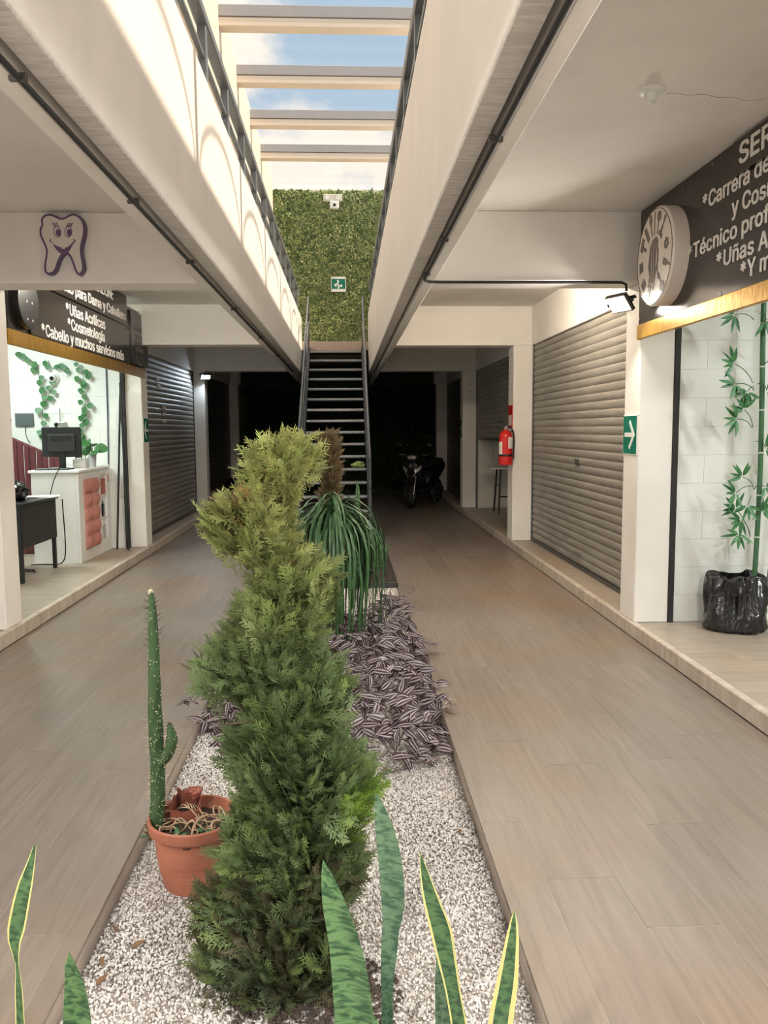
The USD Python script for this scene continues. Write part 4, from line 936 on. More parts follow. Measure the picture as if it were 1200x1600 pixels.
def wheel(cx):
    tp_ = [(WRAD-.075, -.038), (WRAD-.03, -.045), (WRAD-.008, -.032), (WRAD, 0), (WRAD-.008, .032), (WRAD-.03, .045), (WRAD-.075, .038), (WRAD-.075, -.038)]
    w = obj('wheel', S(frame(lathe(tp_, 40), (cx, 0, WRAD+.001), X, Z)), 'rubber', sco, smooth=30)
    obj('rim', S(frame(lathe([(WRAD-.095, -.02), (WRAD-.072, -.03), (WRAD-.070, 0), (WRAD-.072, .03), (WRAD-.095, .02), (WRAD-.095, -.02)], 36), (cx, 0, WRAD), X, Z)), 'silver', w, smooth=30)
    for k in range(5):
        a = k*2*PI/5+.3; obj('spoke', S(frame(rbox((.02, -.016, -.012), (WRAD-.085, .016, .012), .004), (cx, 0, WRAD), (math.cos(a), 0, math.sin(a)), (-math.sin(a), 0, math.cos(a)))), 'silver', w)
    obj('hub', S(frame(trimesh.creation.cylinder(.035, .11, sections=20), (cx, 0, WRAD), X, Z)), 'steel', w)
    obj('brake_disc', S(frame(lathe([(.055, .032), (.10, .032), (.10, .036), (.055, .036)], 30), (cx, 0, WRAD), X, Z)), 'chrome', w)
wheel(0); wheel(-1.26)
obj('front_fender', S(loft([(.24, .50, .02, .015, 0), (.15, .545, .065, .035, 0), (.02, .565, .078, .045, 0), (-.12, .55, .075, .045, 0), (-.22, .48, .06, .03, 0)])), 'black', sco, smooth=True)
for s_ in (-1, 1): obj('fork_leg', S(tube([(0, s_*.062, WRAD), (-.09, s_*.066, .56), (-.13, s_*.05, .66)], [.017, .022, .022], 10)), 'silver', sco, smooth=True)
obj('front_apron', S(loft([(-.30, .42, .16, .10, 0), (-.22, .56, .20, .20, .06), (-.12, .68, .19, .20, .05), (-.06, .74, .13, .13, .03), (-.03, .76, .06, .05, 0)])), 'black', sco, smooth=True)
for s_ in (-1, 1):
    obj('turn_signal', S(hull([(-.02, s_*.07, .72), (-.01, s_*.09, .66), (-.09, s_*.185, .80), (-.06, s_*.175, .73), (-.10, s_*.19, .76), (-.04, s_*.08, .75)])), 'headlight', sco)
    obj('chrome_strip', S(tube(smooth_path([(-.0, s_*.045, .60), (-.02, s_*.11, .68), (-.075, s_*.19, .82)], 12), .009, 6)), 'chrome', sco, smooth=True)
obj('badge', S(frame(trimesh.creation.cylinder(.026, .012, sections=18), (.0, 0, .80), Y, Z)), 'chrome', sco)
obj('handlebar_cover', S(loft([(-.24, .96, .10, .05, 0), (-.18, .985, .15, .075, 0), (-.10, .98, .14, .075, 0), (-.05, .965, .08, .05, 0)])), 'black', sco, smooth=True)
obj('head_lamp', S(loft([(-.09, .965, .105, .05, 0), (-.05, .955, .09, .045, 0), (-.025, .95, .05, .025, 0)])), 'headlight', sco, smooth=True)
for s_ in (-1, 1):
    obj('grip', S(tube([(-.19, s_*.15, 1.0), (-.22, s_*.33, 1.02)], .018, 10)), 'rubber', sco)
    obj('brake_lever', S(tube([(-.15, s_*.17, 1.0), (-.14, s_*.30, 1.0)], .006, 6)), 'chrome', sco)
    mr_ = obj('mirror_stem', S(tube(smooth_path([(-.18, s_*.17, 1.02), (-.17, s_*.22, 1.12), (-.18, s_*.27, 1.17)], 10), .006, 6)), 'black', sco)
    obj('mirror', S(loft([(-.20, 1.19, .05, .035, 0), (-.18, 1.19, .062, .042, 0), (-.165, 1.19, .04, .026, 0)]).apply_translation((0, s_*.30, 0))), 'black', mr_, smooth=True)
obj('steering_column', S(tube([(-.14, 0, .62), (-.20, 0, .95)], .035, 12)), 'black', sco)
obj('floorboard', S(rbox((-.72, -.15, .30), (-.24, .15, .35), .02)), 'black_matt', sco)
obj('rear_body', S(loft([(-.66, .48, .12, .14, 0), (-.80, .56, .17, .18, 0), (-1.10, .64, .17, .15, 0), (-1.45, .74, .12, .09, 0), (-1.60, .80, .05, .04, 0)])), 'black', sco, smooth=True)
obj('seat', S(loft([(-.62, .76, .07, .03, 0), (-.74, .79, .13, .05, 0), (-1.05, .82, .14, .05, 0), (-1.35, .87, .12, .045, 0), (-1.45, .88, .06, .02, 0)])), 'black_matt', sco, smooth=True)
obj('tail_lamp', S(loft([(-1.56, .78, .07, .035, 0), (-1.62, .79, .05, .025, 0)])), 'red', sco, smooth=True)
obj('engine_case', S(rbox((-1.34, .02, .20), (-.86, .14, .36), .03)), 'steel', sco)
obj('exhaust', S(tube([(-.9, -.12, .22), (-1.25, -.15, .26), (-1.5, -.16, .32)], [.03, .05, .045], 12)), 'steel', sco, smooth=True)
obj('kick_stand', S(tube([(-.75, .12, .28), (-.70, .24, .011)], .011, 6)), 'steel', sco)
pl_ = at(603, 690, 'y', 18.6)

# ---------------------------------------------------------------- planter: gravel, earth
GZ = -.07
obj('planter_bed', rbox((WL1, YB, -.30), (WR0, 7.95, GZ-.006)), 'gravel_base', None, 'grey earth bed below the white gravel', 'planter bed', kind='structure')
obj('planter_bed', rbox((WL1, 7.95, -.30), (WR0, 9.88, -.03)), 'soil', None, 'dark soil patch of the planter beyond the gravel', 'planter bed', kind='structure')
obj('trim', rbox((WL1+.001, 7.93, -.2), (WR0-.001, 7.96, -.015), .003), 'steel', None, 'dark edging between white gravel and soil', 'edging', kind='structure')
def stones(name, label, n, y0, y1, smin, smax, seed):
    r = np.random.default_rng(seed)
    pi = UsdGeom.PointInstancer.Define(stage, numbered('/World', name)); root = str(pi.GetPath())
    UsdGeom.Scope.Define(stage, root+'/prototypes')
    protos = []
    for k in range(5):
        b = trimesh.creation.icosphere(1, 1.0); v = np.asarray(b.vertices)*[1, .8, .62]; v = v*(1+.35*(meshkit.noise(v*1.7+k*7, k)-.5)[:, None])
        usdkit.mesh(stage, f'{root}/prototypes/stone_{k:03d}', trimesh.Trimesh(v, b.faces, process=False), M['stone'], False); protos.append(f'{root}/prototypes/stone_{k:03d}')
    pi.CreatePrototypesRel().SetTargets([Sdf.Path(p) for p in protos])
    x = r.uniform(WL1+.006, WR0-.006, n); y = y0+(y1-y0)*r.uniform(0, 1, n)
    z = GZ-.004+r.uniform(0, .006, n)+.010*(meshkit.noise(np.stack([x*3, y*3, x*0], 1), 2)-.5)
    sc_ = r.uniform(smin, smax, n); q = r.normal(size=(n, 4)); q /= np.linalg.norm(q, axis=1, keepdims=True)
    pi.CreatePositionsAttr(Vt.Vec3fArray.FromNumpy(np.stack([x, y, z], 1).astype(np.float32)))
    pi.CreateScalesAttr(Vt.Vec3fArray.FromNumpy(np.repeat(sc_[:, None], 3, 1).astype(np.float32)))
    pi.CreateOrientationsAttr(Vt.QuathArray([Gf.Quath(float(a[0]), float(a[1]), float(a[2]), float(a[3])) for a in q]))
    pi.CreateProtoIndicesAttr(Vt.IntArray.FromNumpy(r.integers(0, 5, n).astype(np.int32)))
    tag(pi.GetPrim(), label, 'gravel', kind='stuff')
stones('gravel', 'white marble gravel covering the near planter bed', 62000, 1.2, 4.2, .0032, .0062, 21)
stones('gravel', 'white marble gravel in the far part of the planter bed', 34000, 4.2, 7.93, .005, .008, 22)
# dead leaves and dark soil scraps lying on the gravel
for k, (px, py, s, a) in enumerate([(205, 1482, .045, .5), (160, 1510, .03, 2.0), (717, 1303, .022, 1.0), (185, 1455, .025, 2.6), (150, 1540, .04, .9)]):
    p = at(px, py, 'z', GZ+.012); v, f, uv = broad_leaf(p, p+[s*math.cos(a), s*math.sin(a), .012], s*.5, Z, 6, .4)
    obj('fallen_leaf', (v, f), 'brown_leaf', None, ['dry curled leaf on the gravel near the left tiles', 'dark small leaf scrap by the left planter edge', 'tiny dark leaf scrap on the gravel by the right planter edge', 'pale brown leaf scrap on the gravel below the pot', 'dark leaf scrap at the left foreground gravel'][k], 'leaf', smooth=True)
r = np.random.default_rng(5); sp = Soup()
b = trimesh.creation.icosphere(1, 1.0)
for k in range(900):
    a, d = r.uniform(0, 2*PI), r.uniform(0, 1)**.6
    c = np.array([-.10+.24*d*math.cos(a), 2.10+.20*d*math.sin(a), GZ+.006+r.uniform(0, .006)]); sp.add(np.asarray(b.vertices)*(1+.5*(meshkit.noise(np.asarray(b.vertices)*2+k, 1)-.5))[:, None]*r.uniform(.003, .0085)*np.array([1, 1, .6])+c, b.faces)
obj('soil_crumbs', sp.mesh(), 'soil', None, 'dark soil crumbs scattered round the cypress foot', 'soil', kind='stuff')

# ---------------------------------------------------------------- conifers
def frond(seed, L=1.0):
    """flat scale-leaf spray: rachis, alternating branchlets, their short twigs (unit length along +x, in the xy plane)"""
    r = np.random.default_rng(seed); sp = Soup()
    def seg(p, d, l, w):
        n = np.array([-d[1], d[0], 0]); a, m, e = p, p+d*l*.6, p+d*l
        v = np.array([a-n*w*.5, a+n*w*.5, m+n*w*.6, m-n*w*.6, e]); v[:, 2] += -.10*np.linalg.norm(v[:, :2], axis=1)**2
        v[2:4, 2] += w*.3
        sp.add(v, np.array([[0, 1, 2], [0, 2, 3], [3, 2, 4]]))
    def dirv(a): return np.array([math.cos(a), math.sin(a), 0])
    seg(np.zeros(3), dirv(0), 1.0, .024)
    n = 7
    for k in range(n):
        for s in (-1, 1):
            x = .10+.86*(k+(.5 if s > 0 else .15))/n; l = (.50*math.sin(PI*min(1, .25+.75*(1-x)))+.12)*r.uniform(.8, 1.15)
            a = s*math.radians(r.uniform(32, 46)); p = np.array([x, 0, 0])*1.0
            seg(p, dirv(a), l, .024)
            m = max(2, int(l*7))
            for j in range(m):
                for s2 in (-1, 1):
                    q = p+dirv(a)*l*(.22+.72*(j+r.uniform(0, .5))/m); a2 = a+s2*math.radians(r.uniform(28, 45))
                    seg(q, dirv(a2), l*.34*r.uniform(.7, 1.2)*(1-.4*j/m), .024)
    return sp.mesh()
FR = [frond(k) for k in range(5)]

def conifer(name, label, cat, axis, rows, n, size, seed, colors, lump=None, group=None, trunk_r=.016):
    """rows: (z, left reach, right reach); fronds fill the body, most of them near its outside, pointing out and up"""
    r = np.random.default_rng(seed); rows = np.array(rows, float); rows = rows[np.argsort(rows[:, 0])]
    t = thing(name, label, cat, group)
    z0, z1 = rows[0, 0], rows[-1, 0]
    ax = lambda z: np.array([np.interp(z, axis[:, 2], axis[:, 0]), np.interp(z, axis[:, 2], axis[:, 1]), z])
    zz = np.linspace(axis[0, 2], z1-.03, 24)
    obj('trunk', tube([ax(z) for z in zz], np.linspace(trunk_r, .004, 24), 8), 'trunk', t, smooth=True)
    br, sp = Soup(), Soup(); inner = Soup()
    area = lambda z: np.interp(z, rows[:, 0], (rows[:, 2]-rows[:, 1]))
    zs = np.linspace(z0, z1, 400); w = np.array([area(z)+.03 for z in zs]); w = w/w.sum(); cdf = np.cumsum(w)
    for k in range(n):
        z = np.interp(r.uniform(), cdf, zs); phi = r.uniform(0, 2*PI)
        lft, rgt = np.interp(z, rows[:, 0], rows[:, 1]), np.interp(z, rows[:, 0], rows[:, 2])
        c = ax(z); cx = (lft+rgt)/2; hw = (rgt-lft)/2
        depth = min(hw, .16)
        # lumps: a spiral thread of fuller and thinner growth
        ph = .66+.62*float(meshkit.noise(np.array([math.cos(phi)*1.6+5, math.sin(phi)*1.6+5, z*9.0]), seed))
        rad = min(1.08, ph)*(r.uniform(.25, 1)**.5)
        out = np.array([math.cos(phi)*hw, math.sin(phi)*depth, 0])
        L = size*r.uniform(.65, 1.2)
        tip = np.array([cx, c[1], z])+out*rad
        hz = np.array([tip[0]-c[0], tip[1]-c[1], 0]); hl = np.linalg.norm(hz)+1e-6; hz /= hl
        el = math.radians(r.uniform(15, 65)) if z > z0+.12 else math.radians(r.uniform(-10, 45))
        d = hz*math.cos(el)+Z*math.sin(el); d += r.normal(size=3)*.22; d /= np.linalg.norm(d)
        base = tip-d*L*.85
        s = np.cross(d, Z)+r.normal(size=3)*.5; s -= d*(s@d); s /= np.linalg.norm(s); nn = np.cross(d, s)
        V, F = FR[k % 5]
        v = base+V[:, :1]*d*L+V[:, 1:2]*s*L*r.uniform(.75, 1.05)+V[:, 2:]*nn*L
        col = np.array(colors((z-z0)/(z1-z0), rad, phi, tip, r))
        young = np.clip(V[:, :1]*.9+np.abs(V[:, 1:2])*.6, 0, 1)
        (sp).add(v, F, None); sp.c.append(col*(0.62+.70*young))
        if k % 4 == 0 and hl > .05:
            br.add(*(lambda m: (np.asarray(m.vertices), np.asarray(m.faces)))(tube([ax(z-.05-hl*.4), base], [.005, .0018], 4, False)))
    obj('branches', br.mesh(), 'trunk', t, kind='stuff')
    obj('foliage', sp.mesh(), 'foliage', t, kind='stuff', tint=sp.tint(), label='scale-leaved sprays of foliage')
    return t

CY = 2.22
def px_rows(rows, y):
    out = []
    for py, a, b in rows:
        A, B = at(a, py, 'y', y), at(b, py, 'y', y); out.append((A[2], A[0], B[0]))
    return out
rows = px_rows([(698, 410, 478), (730, 385, 504), (744, 388, 496), (751, 389, 492), (768, 392, 472), (775, 376, 464), (786, 352, 460), (800, 335, 455), (817, 315, 461), (828, 324, 465), (849, 342, 468), (870, 378, 472), (884, 397, 490), (891, 406, 504), (901, 404, 525), (926, 399, 522), (940, 388, 521), (957, 374, 508), (968, 365, 500), (996, 342, 500), (997, 341, 500), (1015, 320, 506), (1033, 313, 511), (1055, 304, 522), (1070, 331, 529), (1085, 386, 533), (1114, 400, 542), (1121, 397, 544), (1136, 390, 534), (1158, 338, 520), (1165, 337, 515), (1180, 333, 537), (1187, 332, 546), (1217, 372, 584), (1240, 402, 594), (1246, 402, 596), (1251, 402, 592), (1260, 392, 585), (1272, 379, 582), (1290, 351, 578), (1296, 342, 571), (1317, 339, 546), (1329, 338, 560), (1344, 344, 578), (1359, 349, 581), (1362, 349, 582), (1380, 352, 578), (1410, 308, 572), (1440, 312, 559), (1446, 315, 556), (1458, 322, 555), (1488, 309, 551), (1500, 312, 550), (1530, 320, 537), (1569, 335, 520)], CY)
ax_pts = np.array([at(px, py, 'y', CY) for px, py in ((450, 1590), (452, 1480), (455, 1350), (480, 1250), (455, 1130), (425, 1000), (450, 900), (405, 800), (445, 705))])
ax_pts[0, 2] = GZ-.02; ax_pts = ax_pts[np.argsort(ax_pts[:, 2])]
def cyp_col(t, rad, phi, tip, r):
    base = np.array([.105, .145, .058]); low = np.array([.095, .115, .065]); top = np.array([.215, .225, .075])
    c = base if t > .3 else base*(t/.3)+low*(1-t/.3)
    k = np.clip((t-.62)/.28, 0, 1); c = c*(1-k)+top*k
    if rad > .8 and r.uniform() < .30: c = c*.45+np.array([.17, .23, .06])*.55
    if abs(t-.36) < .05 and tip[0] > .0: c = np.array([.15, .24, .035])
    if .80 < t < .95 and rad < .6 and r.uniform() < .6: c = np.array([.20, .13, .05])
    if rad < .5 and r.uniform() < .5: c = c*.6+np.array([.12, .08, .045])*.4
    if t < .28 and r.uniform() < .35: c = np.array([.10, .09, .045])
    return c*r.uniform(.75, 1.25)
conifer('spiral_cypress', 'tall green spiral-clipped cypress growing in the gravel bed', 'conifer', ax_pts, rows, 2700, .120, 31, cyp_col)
# slim brown conifer further back
Y2 = 7.0
rows2 = px_rows([(676, 492, 528), (690, 497, 532), (710, 500, 532), (735, 500, 532), (760, 500, 532), (800, 500, 532), (840, 500, 535)], Y2)
ax2 = np.array([at(px, py, 'y', Y2) for px, py in ((516, 1000), (516, 840), (516, 760), (514, 676))]); ax2[0, 2] = GZ-.02; ax2 = ax2[np.argsort(ax2[:, 2])]
conifer('dried_conifer', 'slim brownish conifer standing in front of the stairs', 'conifer', ax2, rows2, 420, .11, 32, lambda t, rad, phi, tip, r: np.array([.155, .115, .06])*r.uniform(.7, 1.3))

# ---------------------------------------------------------------- fountain plant of long strap leaves
def strap_leaf(path, width, n=9, fold=.35, tipw=.08):
    p = smooth_path(path, n); t = np.gradient(p, axis=0); t /= np.linalg.norm(t, axis=1, keepdims=True)
    side = np.cross(t, Z+.001*X); side /= np.linalg.norm(side, axis=1, keepdims=True)+1e-9
    for k in range(1, n):
        if side[k]@side[k-1] < 0: side[k] *= -1
    nn = np.cross(side, t); u = np.linspace(0, 1, n)
    w = width*.5*np.minimum(1, .55+u*3)*(1-u**3*(1-tipw))
    A, B, C = p-side*w[:, None]+nn*(w*fold)[:, None], p, p+side*w[:, None]+nn*(w*fold)[:, None]
    V = np.stack([A, B, C], 1).reshape(-1, 3); V2 = V-np.repeat(nn, 3, 0)*.0012
    i, j = np.meshgrid(np.arange(n-1), np.arange(2), indexing='ij')
    q = np.stack([i*3+j, i*3+j+1, (i+1)*3+j+1, (i+1)*3+j], -1).reshape(-1, 4); f = np.vstack([q[:, [0, 1, 2]], q[:, [0, 2, 3]]]); m = len(V)
    return np.vstack([V, V2]), np.vstack([f, f[:, ::-1]+m])
fp = thing('fountain_plant', 'green plant with long drooping strap leaves in the middle of the planter', 'plant')
fc = np.array([-.10, 5.55, GZ]); r = np.random.default_rng(41)
obj('trunk', tube([fc, fc+[.01, 0, .4], fc+[0, .01, .86]], [.055, .04, .035], 12), 'trunk', fp, smooth=True)
for k in range(270):
    low = k % 4 == 0
    zc = fc+[0, 0, r.uniform(.45, .80) if low else r.uniform(.78, .92)]; a = r.uniform(0, 2*PI); R = r.uniform(.15, .34); up_ = r.uniform(.02, .22); drop = r.uniform(.25, .85)
    dd = np.array([math.cos(a)*.95, math.sin(a)*.8, 0])
    end = zc+dd*R*1.12-Z*drop; end[2] = max(end[2], GZ+.03)
    P0 = zc+dd*.02; P1 = zc+dd*R*.45+Z*up_; P2 = zc+dd*R*.85+Z*(up_*.75); P3 = (zc+dd*R*1.1+end)/2+dd*.02
    v, f = strap_leaf([P0, P1, P2, P3, end], r.uniform(.013, .021), 12)
    obj('leaf', (v, f), 'strap', fp, smooth=True)

# ---------------------------------------------------------------- zebra-leaved ground cover
def ovate(c, d, n, L, W, bend=.25):
    """pointed leaf with raised midrib fold, drooping to the tip; (v, f, uv)"""
    d = d/np.linalg.norm(d); s = np.cross(d, n); s /= np.linalg.norm(s); nn = np.cross(s, d); k = 8
    t = np.linspace(0, 1, k); w = W*.5*np.array([.30, .80, .98, 1.0, .86, .62, .32, .01])
    cc = c+d*(t*L)[:, None]-nn*(bend*L*t**2)[:, None]
    V = np.stack([cc-s*w[:, None]+nn*(w*.18)[:, None], cc, cc+s*w[:, None]+nn*(w*.18)[:, None]], 1).reshape(-1, 3)
    i, j = np.meshgrid(np.arange(k-1), np.arange(2), indexing='ij')
    q = np.stack([i*3+j, i*3+j+1, (i+1)*3+j+1, (i+1)*3+j], -1).reshape(-1, 4); f = np.vstack([q[:, [0, 1, 2]], q[:, [0, 2, 3]]])
    hw = np.array([.7, .9, 1, 1, 1, .95, .9, .7]); U = np.stack([.5-.5*hw, np.full(k, .5), .5+.5*hw], 1).reshape(-1); uv = np.stack([U, np.repeat(t, 3)], 1)
    V2 = V-np.repeat(nn[None], len(V), 0)*.0009; m = len(V)
    return np.vstack([V, V2]), np.vstack([f, f[:, ::-1]+m]), np.vstack([uv, uv])
def zebra(label, poly, n, hmax, seed, n_parts=300, runners=()):
    r = np.random.default_rng(seed); t = thing('zebra_wandering_plant', label, 'ground cover plant'); pg = Polygon(poly); x0, y0, x1, y1 = pg.bounds
    leaves = []; stems = []
    while len(leaves) < n:
        x, y = r.uniform(x0, x1), r.uniform(y0, y1)
        if not pg.contains(Point(x, y)): continue
        e = pg.exterior.distance(Point(x, y)); h = hmax*min(1, .25+e/.22)*(.65+.6*meshkit.noise(np.array([x*4, y*4, 0]), seed))
        a = r.uniform(0, 2*PI); c = np.array([x, y, GZ+h*r.uniform(.55, 1.05)])
        d = np.array([math.cos(a), -.3+.6*math.sin(a), r.uniform(-.9, .5)]); nrm = Z*.7-Y*.7+.38*r.normal(size=3)
        leaves.append((y, ovate(c, d, nrm, r.uniform(.075, .115), r.uniform(.036, .050), r.uniform(.1, .5))))
        if len(leaves) % 5 == 0:
            b = np.array([x+r.normal()*.03, y+.03, GZ]); stems.append(tube([b, (b+c)/2+[0, .01, 0], c], .0022, 4, False))
    for pts in runners:
        path = smooth_path(pts, 14); stems.append(tube(path, .0026, 5)); 
        for k in range(2, 14):
            s = 1 if k % 2 else -1; d = path[min(k, 13)]-path[k-1]; d /= np.linalg.norm(d); sd = np.cross(d, Z)*s
            leaves.append((0, ovate(path[k-1], d*.7+sd*.8+Z*.25, Z, r.uniform(.045, .065), r.uniform(.02, .028), .2)))
    leaves.sort(key=lambda q: q[0])
    for _, (v, f, uv) in leaves[:n_parts]: obj('leaf', (v, f), 'zebra', t, uv=uv)
    rest = Soup()
    for _, (v, f, uv) in leaves[n_parts:]: rest.add(v, f, None, uv)
    if rest.n: obj('foliage', rest.mesh(), 'zebra', t, kind='stuff', uv=rest.uv(), label='farther striped leaves of the same growth')
    obj('stems', cat_(stems), mat('zebra_stem_'+str(seed), (.16, .07, .07), .6), t, kind='stuff')
    return t
def run(pts, z): return [at(px, py, 'z', GZ+zz) for (px, py), zz in zip(pts, z)]
zebra('purple and silver striped wandering plant spreading beside the fountain plant', [(-.34, 5.2), (-.25, 4.7), (-.12, 4.2), (.0, 3.72), (.22, 3.62), (.42, 3.72), (.50, 4.0), (.53, 4.6), (.52, 5.6), (.50, 6.4), (.44, 7.2), (.30, 7.0), (.18, 6.4), (.0, 6.3), (-.3, 6.2)], 1000, .22, 51, 300,
      [run([(600, 1160), (640, 1190), (668, 1192), (690, 1180)], (.05, .03, .05, .04)), run([(560, 1150), (590, 1190), (620, 1205), (636, 1200)], (.06, .03, .03, .05)), run([(655, 1130), (672, 1140), (686, 1155), (690, 1170)], (.08, .05, .05, .04)),
       run([(625, 950), (632, 935), (642, 925), (650, 920)], (.12, .16, .19, .20)), run([(660, 1070), (680, 1085), (692, 1090), (700, 1110)], (.12, .13, .12, .10)), run([(655, 1010), (668, 1005), (676, 1008), (682, 1004)], (.14, .14, .13, .13))])
zebra('purple and silver striped wandering plant at the left planter edge behind the cactus', [(-.80, 4.55), (-.78, 4.1), (-.66, 3.95), (-.42, 3.95), (-.30, 4.3), (-.40, 4.8), (-.70, 4.9)], 170, .19, 52, 300,
      [run([(310, 1100), (300, 1095), (292, 1092), (288, 1100)], (.15, .17, .17, .15))])

# ---------------------------------------------------------------- snake plants
def blade(stations, yd, material, parent, thick=.0035, tilt=0.0, cup=.12, name='leaf'):
    """stations: (px, py, half width px) from tip to base, taken on the upright plane y=yd; tilt leans the leaf back with height"""
    pts, hws = [], []
    for px, py, h in stations:
        p = at(px, py, 'y', yd); q = at(px+h, py, 'y', yd); pts.append(p); hws.append(max(q[0]-p[0], .0004))
    pts, hws = np.array(pts), np.array(hws)
    zz = pts[:, 2]; pts[:, 1] += tilt*(zz-zz.min())
    n = max(16, 3*len(pts)); d = np.r_[0, np.cumsum(np.linalg.norm(np.diff(pts, axis=0), axis=1))]; u = np.linspace(0, 1, n)**1.0*d[-1]
    from scipy.interpolate import PchipInterpolator as PI_
    c = PI_(d, pts)(u); w = PI_(d, hws)(u)
    m = 7; xs = np.linspace(-1, 1, m); tilt_s = np.array([math.cos(.25), -math.sin(.25), 0])
    front, back, uv = [], [], []
    for k in range(n):
        for x in xs:
            o_ = c[k]+tilt_s*(x*w[k])+Y*(cup*w[k]*x*x*2.0*-1)
            th = thick*(1-.75*x*x)*min(1, w[k]/.008)
            front.append(o_-Y*th*.5); back.append(o_+Y*th*.5); uv.append(((x+1)/2, d[-1]-u[k]))
    V = np.vstack([front, back]); i, j = np.meshgrid(np.arange(n-1), np.arange(m-1), indexing='ij')
    q = np.stack([i*m+j, (i+1)*m+j, (i+1)*m+j+1, i*m+j+1], -1).reshape(-1, 4); N = n*m
    qb = np.stack([i*m+j, i*m+j+1, (i+1)*m+j+1, (i+1)*m+j], -1).reshape(-1, 4)+N
    f = [q[:, [0, 1, 2]], q[:, [0, 2, 3]], qb[:, [0, 1, 2]], qb[:, [0, 2, 3]]]
    for e in (0, m-1):
        a = np.arange(n-1)*m+e; s = np.stack([a, a+N, a+m+N, a+m], 1) if e == 0 else np.stack([a, a+m, a+m+N, a+N], 1); f += [s[:, [0, 1, 2]], s[:, [0, 2, 3]]]
    uv = np.array(uv*2)
    return obj(name, (V, np.vstack(f)), material, parent, smooth=True, uv=uv)
s1 = thing('snake_plant', 'snake plant with broad dark-banded green blades at the foot of the cypress', 'snake plant')
blade([(504, 1358, .5), (512, 1385, 11), (524, 1430, 21), (540, 1490, 27), (550, 1560, 31), (556, 1640, 33), (558, 1760, 32), (556, 1850, 28)], 1.72, 'snake_green', s1, tilt=.05)
blade([(588, 1250, .5), (594, 1270, 8), (605, 1320, 17), (613, 1380, 19.5), (615, 1430, 18), (612, 1452, 14), (609, 1490, 13), (605, 1560, 9.5), (606, 1640, 9), (600, 1760, 10), (596, 1850, 12)], 1.78, 'snake_pale', s1, tilt=.04)
blade([(580, 1582, .5), (588, 1600, 6), (592, 1660, 11), (588, 1850, 13)], 1.66, 'snake_green', s1)
s2 = thing('snake_plant', 'yellow-edged snake plant with three blades by the right planter edge', 'snake plant')
blade([(659, 1346, .5), (664, 1370, 6), (677, 1420, 14), (690, 1460, 18), (700, 1510, 15.5), (710, 1560, 12.5), (720, 1620, 13), (728, 1720, 16), (732, 1850, 16)], 1.66, 'snake_thin', s2, tilt=.05)
blade([(687, 1475, .5), (691, 1505, 8), (693, 1550, 12), (694, 1600, 13), (700, 1720, 16), (712, 1850, 15)], 1.71, 'snake_pale', s2, tilt=.04)
blade([(811, 1442, .5), (809, 1465, 7), (803, 1510, 13), (796, 1555, 17), (786, 1605, 19), (776, 1700, 20), (760, 1850, 16)], 1.58, 'snake_yellow', s2, tilt=.08)
s3 = thing('snake_plant', 'yellow-edged snake plant with two blades at the left planter corner', 'snake plant')
blade([(50, 1328, 3), (45, 1352, 7), (35, 1392, 14), (24, 1450, 16), (20, 1478, 11), (24, 1512, 3.0), (27, 1545, 6.5), (30, 1600, 8.5), (38, 1700, 13), (60, 1850, 15)], 1.62, 'snake_thin', s3, tilt=.02)
blade([(103, 1497, .5), (106, 1515, 10), (114, 1545, 18), (119, 1600, 25), (122, 1700, 28), (116, 1850, 24)], 1.70, 'snake_green', s3, tilt=.04)
# small snake plants at the far end of the planter
s4 = thing('snake_plant', 'small snake plant in the dark soil right of the fountain plant', 'snake plant')
for st_ in ([(596, 822, .5), (594, 842, 4), (592, 875, 4), (594, 890, 3)], [(607, 850, .5), (602, 862, 4), (598, 880, 4), (597, 890, 3)], [(582, 838, .5), (584, 858, 3.5), (590, 880, 3.5), (592, 890, 3)], [(570, 850, .5), (576, 868, 3), (586, 884, 3), (590, 891, 2.5)], [(604, 868, .5), (601, 878, 3), (597, 890, 3)]):
    blade(st_, 8.45, 'snake_green', s4)
s5 = thing('snake_plant', 'tall dark snake plant blade standing behind the fountain plant', 'snake plant')
blade([(558, 750, .5), (559, 770, 3.5), (559, 800, 4), (559, 850, 3.5), (559, 897, 3)], 8.3, 'snake_green', s5)
blade([(566, 800, .5), (565, 820, 3), (562, 860, 3), (561, 897, 3)], 8.35, 'snake_green', s5)

# ---------------------------------------------------------------- cactus in the terracotta pot
pot = thing('flower_pot', 'terracotta plastic pot with ringed sides holding a tall cactus', 'flower pot')
pc = np.array([-.545, 2.735, GZ])
prof = [(0, .004), (.098, .004), (.104, 0), (.108, .012), (.110, .03), (.113, .032), (.114, .045), (.1165, .047), (.117, .06), (.1195, .062), (.120, .078), (.1225, .08), (.124, .10), (.1265, .102), (.132, .17), (.1325, .198), (.150, .200), (.1535, .206), (.1555, .238), (.151, .243), (.144, .240), (.138, .20), (.125, .185), (0, .185)]
obj('body', lathe(prof, 56, pc), 'terracotta', pot, smooth=35)
sv, sf = lathe([(0, .205), (.05, .207), (.10, .203), (.136, .198)], 40, pc).vertices, lathe([(0, .205), (.05, .207), (.10, .203), (.136, .198)], 40).faces
sv = np.array(sv); sv[:, 2] += .012*(meshkit.noise(sv*45, 3)-.5); obj('soil', (sv, sf), 'soil', pot, smooth=True)
obj('slot', rbox((pc[0]-.012, pc[1]-.134, GZ+.182), (pc[0]+.012, pc[1]-.128, GZ+.186), .001), 'black_matt', pot)
r = np.random.default_rng(61)
rt_ = []
